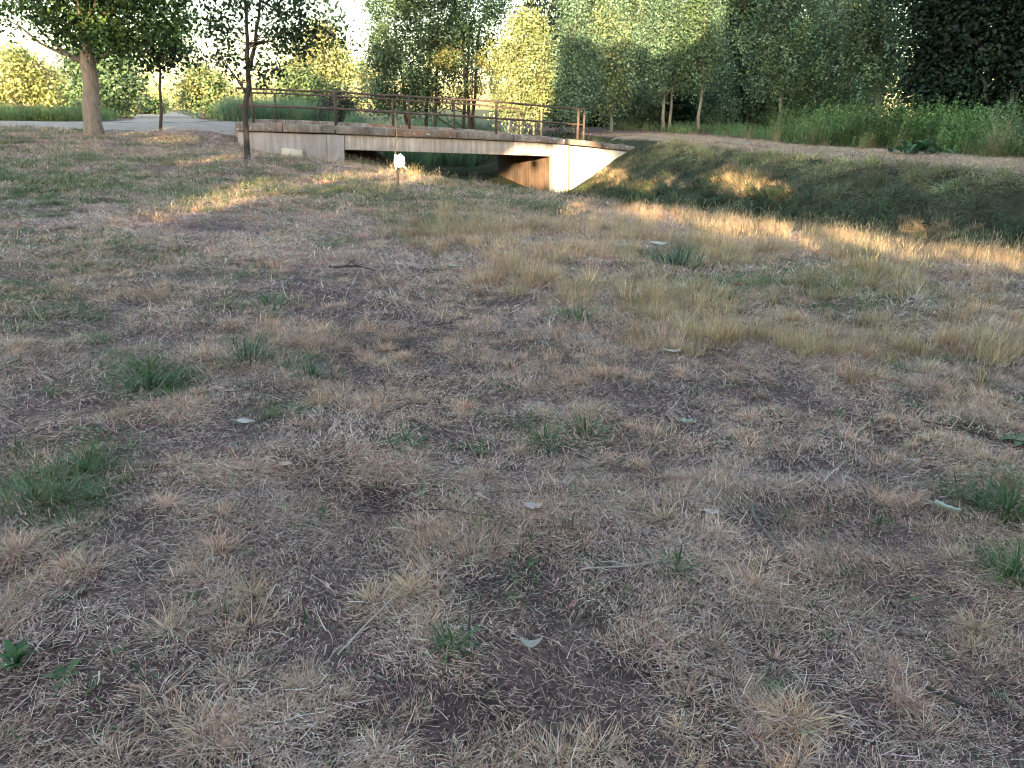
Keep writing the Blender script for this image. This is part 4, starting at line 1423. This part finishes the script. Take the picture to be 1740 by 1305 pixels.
M_STICK = make_bark("dead_stick", (.10, .075, .06), (.26, .21, .17), 60)
M_TWIG = make_bark("dark_twig", (.03, .025, .022), (.09, .075, .06), 60)
M_STALK = solid_mat("dry_stalk", (.40, .32, .24), (.55, .47, .37), 60)
def stick(px0, py0, px1, py1, r, label, material=None, forks=(), lift=.02, wig=.02):
    a, b = ground(px0, py0), ground(px1, py1)
    t = np.linspace(0, 1, 10)[:, None]
    pts = a+(b-a)*t
    L = np.linalg.norm(b-a)
    pts[1:-1, :2] += np.cumsum(rng.normal(0, wig*L*.35, (8, 2)), 0)*(1-t[1:-1])
    pts[:, 2] = terrain(pts[:, 0], pts[:, 1])+lift+r
    parts = [tube(pts-a, np.linspace(r, r*.55, 10), 7)]
    for (k, dx, dy, dz) in forks:
        q = pts[k]
        e = q+np.array([dx, dy, dz])
        parts.append(tube(branch_path(q, e, 5, 0, .06)-a, np.linspace(r*.6, r*.25, 5), 6))
    V_, f_ = join(parts)
    o = put("stick", mesh_np("stick", V_, f_, material or M_STICK, smooth=True), loc=tuple(a))
    return tag(o, label, "stick")
stick(1275, 866, 1335, 965, .008, "split brown stick lying right of centre in the foreground", forks=[(3, .03, -.10, .01), (5, .05, -.12, .0)])
stick(1565, 722, 1725, 764, .0042, "thin dark twig lying near the right edge", M_TWIG)
stick(600, 880, 835, 890, .0022, "very thin dark twig lying across bare soil left of centre", M_TWIG, lift=.03)
stick(560, 460, 635, 466, .012, "short dark branched twig at the edge of the worn patch", M_TWIG, forks=[(3, .1, .12, .05), (6, -.12, .06, .06), (5, .1, -.05, .03)], lift=.03)
stick(1570, 1180, 1640, 1215, .007, "short dark stick end in the lower right corner area", M_TWIG)
stick(985, 985, 1120, 968, .003, "long thin pale stalk lying left of the spiky green tuft", M_STALK, lift=.035)
stick(575, 1130, 690, 1010, .0026, "thin pale stalk slanting up from lower left of centre", M_STALK, lift=.035)

def green_clump(px, py, label, n, R, hmin, hmax, w, th0, bend, cols=LUSH, name="grass_tuft", cat="grass tuft", extra=0):
    P = ground(px, py)
    V, F, C = tuft(int(n*.75), R, hmin, hmax, w*1.35, th0, bend, cols, tilt=.4)
    if extra:
        V, F, C = merge((V, F, C), seedheads(extra, R*.6, hmax*1.4, [(.14, .12, .06)]))
    o = empty(name, P, label, cat, "green tufts in the dry lawn")
    put("blades", mesh_np("blades", V, F, M_SOLO, np.clip(C, .01, .9)), o)["kind"] = "stuff"
M_SOLO = blade_mat("tuft_blade", .25, .55, inst=False)
LU2 = [(.05, .105, .042), (.07, .135, .052), (.10, .17, .065), (.14, .19, .075)]
green_clump(250, 655, "large dark green grass clump in the left middle of the lawn", 230, .20, .08, .24, .007, .7, .8, LU2)
green_clump(420, 612, "blue-green grass tuft beyond and right of the large left clump", 150, .16, .06, .2, .006, .9, .7, [(.07, .13, .08), (.09, .15, .09)])
green_clump(528, 640, "third green tuft in the row right of the large left clump", 130, .15, .05, .16, .006, .9, .7, [(.07, .13, .07), (.09, .15, .08)])
green_clump(682, 757, "low dark green tuft left of centre behind the thin twig", 170, .12, .05, .13, .006, .6, .8, LU2)
green_clump(925, 750, "wide dark green tuft in the centre, left half of a pair", 170, .13, .05, .14, .006, .7, .8, LU2)
green_clump(995, 728, "dark green tuft in the centre, right half of a pair, near the standing mint leaf", 120, .11, .05, .15, .006, .7, .8, LU2)
green_clump(1150, 968, "spiky dark green grass tuft with dark seed stalks, right of the long pale stalk", 70, .05, .05, .12, .0055, .8, .7, LU2, extra=5)
green_clump(770, 1100, "green grass tuft left of the curled pale leaf", 80, .05, .05, .12, .005, 1.0, .7, LUSH, extra=3)
green_clump(970, 900, "fine grey-green tuft right of the crumpled pinkish leaf", 90, .06, .04, .11, .0035, 1.0, .6, [(.09, .12, .08), (.12, .14, .09)])
green_clump(1712, 868, "big green clump at the right edge past the mint folded leaf", 240, .17, .08, .22, .006, .9, .7, LU2)
green_clump(1640, 840, "lower green clump left of the big right edge clump", 130, .13, .05, .12, .005, .8, .7, LUSH)
green_clump(1722, 985, "tall thin green tuft at the right edge, lower of two", 90, .06, .08, .2, .005, 1.2, .5, LUSH)
green_clump(985, 543, "bright green tuft at the border of the long grass", 180, .22, .08, .22, .008, .8, .7, LUSH)
green_clump(455, 518, "soft green tuft on the worn patch, far left of centre", 140, .22, .06, .18, .008, .9, .7, LUSH)
green_clump(850, 660, "low flat dark green tuft beyond the centre pair of green tufts", 110, .14, .04, .1, .006, .5, .7, LU2)
green_clump(790, 684, "dull green flattened tuft left of the low flat one", 110, .14, .03, .09, .006, .5, .7, LU2)
green_clump(160, 800, "upright green tuft at the top of the left foreground green patch", 150, .12, .08, .2, .005, 1.0, .6, LUSH)
green_clump(60, 850, "broad green tuft in the left foreground green patch", 260, .22, .08, .2, .0045, .9, .7, LUSH+LAWN[:2])
green_clump(1150, 452, "rounded blue-green tuft inside the long golden grass", 260, .4, .12, .32, .012, .9, .6, [(.08, .15, .08), (.10, .17, .09)])
green_clump(820, 770, "tiny dark green sprig in front of the centre pair", 50, .05, .03, .1, .006, 1.0, .6, LU2)

def broad_weed(px, py, label, n, L, W, cols, th=.7, cat="weed", grp="broad-leaved weeds", sp=0.0):
    P = ground(px, py)
    root = empty("broad_leaved_weed", P, label, cat, grp)
    for i in range(n):
        az = np.array([i*2.4+rng.normal(0, .2)])
        nu = 7
        t = np.linspace(0, 1, nu)
        w = W*np.sin(np.pi*(.08+.9*t))**.8*(.8+.4*rng.random())
        l_ = L*(.7+.5*rng.random())
        th_ = th+rng.normal(0, .2)-t*1.0
        h = np.stack([np.cos(az)*np.cos(th_), np.sin(az)*np.cos(th_), np.sin(th_)], 1)*l_/(nu-1)
        C_ = np.cumsum(np.r_[np.zeros((1, 3)), h[:-1]], 0)+np.array([rng.normal(0, sp), rng.normal(0, sp), rng.random()*sp*.8])
        sd_ = np.array([-math.sin(az[0]), math.cos(az[0]), 0])
        V = np.concatenate([C_-sd_*w[:, None]*.5+np.array([0, 0, 1])*w[:, None]*.15, C_, C_+sd_*w[:, None]*.5+np.array([0, 0, 1])*w[:, None]*.15])
        k = np.arange(nu-1)
        F = np.concatenate([np.stack([k, k+1, k+1+nu, k+nu], 1), np.stack([k+nu, k+nu+1, k+1+2*nu, k+2*nu], 1)])
        put("leaf", mesh_np("leaf", V, F, M_SOLO, np.repeat(pick(cols, 1, .15), len(V), 0), smooth=True), root)
broad_weed(110, 1155, "small broad-leaved green weed at the lower left", 7, .06, .026, LU2)
broad_weed(28, 1130, "broad-leaved weed at the left edge, left of the small one", 9, .075, .03, LU2, 1.0)
broad_weed(1415, 1085, "tiny creeping green weed in the lower right lawn", 12, .03, .018, LU2, .3)
broad_weed(1733, 752, "small leafy weed at the right edge above the big clump", 8, .10, .04, LUSH)
broad_weed(1562, 263, "burdock-like big-leaved plant at the foot of the weeds by the track", 70, .28, .15, [(.06, .12, .055), (.075, .145, .065)], .9, sp=.28)
P = ground(1690, 268)
V1 = tuft(140, .3, .6, 1.25, .010, 1.25, .5, [(.5, .42, .26), (.44, .36, .22)], tilt=.2)
V2 = seedheads(30, .3, 1.3, GOLD)
V_, F_, C_ = merge(V1, V2)
o = put("dry_stalk_clump", mesh_np("dry_stalk_clump", V_, F_, M_SOLO, np.clip(C_, .01, .9)), loc=tuple(P))
tag(o, "tall pale clump of dry stalks among the weeds at right", "dry stalks")

# thin planted stem with a white plastic scrap caught on it
b0 = ground(675, 320)
Dq = b0[1]
st = empty("planted_stem", b0, "thin dark planted stem standing before the bridge opening", "sapling")
pts = np.array([b0-np.array([0, 0, .1]), at(676, 300, Dq), at(674, 275, Dq), at(671, 252, Dq), at(674, 236, Dq), at(673, 205, Dq), at(672, 190, Dq)])
V_, f_ = tube(pts-b0, [.024, .022, .019, .016, .012, .009, .006], 7)
put("stem", mesh_np("stem", V_, f_, M_BARKD, smooth=True), st)
V_, f_ = tube([at(673, 240, Dq)-b0, at(667, 225, Dq)-b0, at(664, 212, Dq)-b0], [.005, .004, .003], 5)
put("twig", mesh_np("twig", V_, f_, M_BARKD), st)
pm, pn, pl, pb = mat("white_plastic")
pb.inputs["Base Color"].default_value = (.78, .84, .80, 1)
pb.inputs["Roughness"].default_value = .45
c0 = at(679.5, 274, Dq)
rag = empty("plastic_scrap", c0, "crumpled white plastic scrap caught on the thin planted stem", "plastic scrap")
nu, nv = 18, 12
th, ph = np.meshgrid(np.linspace(0, 2*np.pi, nu, endpoint=False), np.linspace(.05, np.pi-.05, nv), indexing='ij')
kx = depth_of(c0)/FPX
rr = 1+.22*(vnoise(th*1.8+3, ph*2.2, 5)-.5)*2+.10*np.sin(th*5+ph*3)
V_ = np.stack([(8.5*kx*np.sin(ph)*np.cos(th)*rr).ravel(), (5*kx*np.sin(ph)*np.sin(th)*rr).ravel(), (11*kx*np.cos(ph)*rr).ravel()], 1)
ii_, jj_ = np.meshgrid(np.arange(nu), np.arange(nv-1), indexing='ij')
F_ = np.stack([(ii_*nv+jj_).ravel(), (ii_*nv+jj_+1).ravel(), (((ii_+1) % nu)*nv+jj_+1).ravel(), (((ii_+1) % nu)*nv+jj_).ravel()], 1)
put("crumple", mesh_np("crumple", V_, F_, pm), rag)
V_, f_ = tube(np.array([at(680, 282, Dq), at(686, 283, Dq), at(690, 286, Dq), at(692, 289, Dq)])-c0, [.018, .022, .02, .012], 6)
put("tail", mesh_np("tail", V_, f_, pm), rag)
V_, f_ = tube(np.array([at(672, 262, Dq-.02), at(671.5, 275, Dq-.02), at(673, 288, Dq-.02)])-c0, [.02, .03, .015], 6)
put("wrap", mesh_np("wrap", V_, f_, pm), rag)
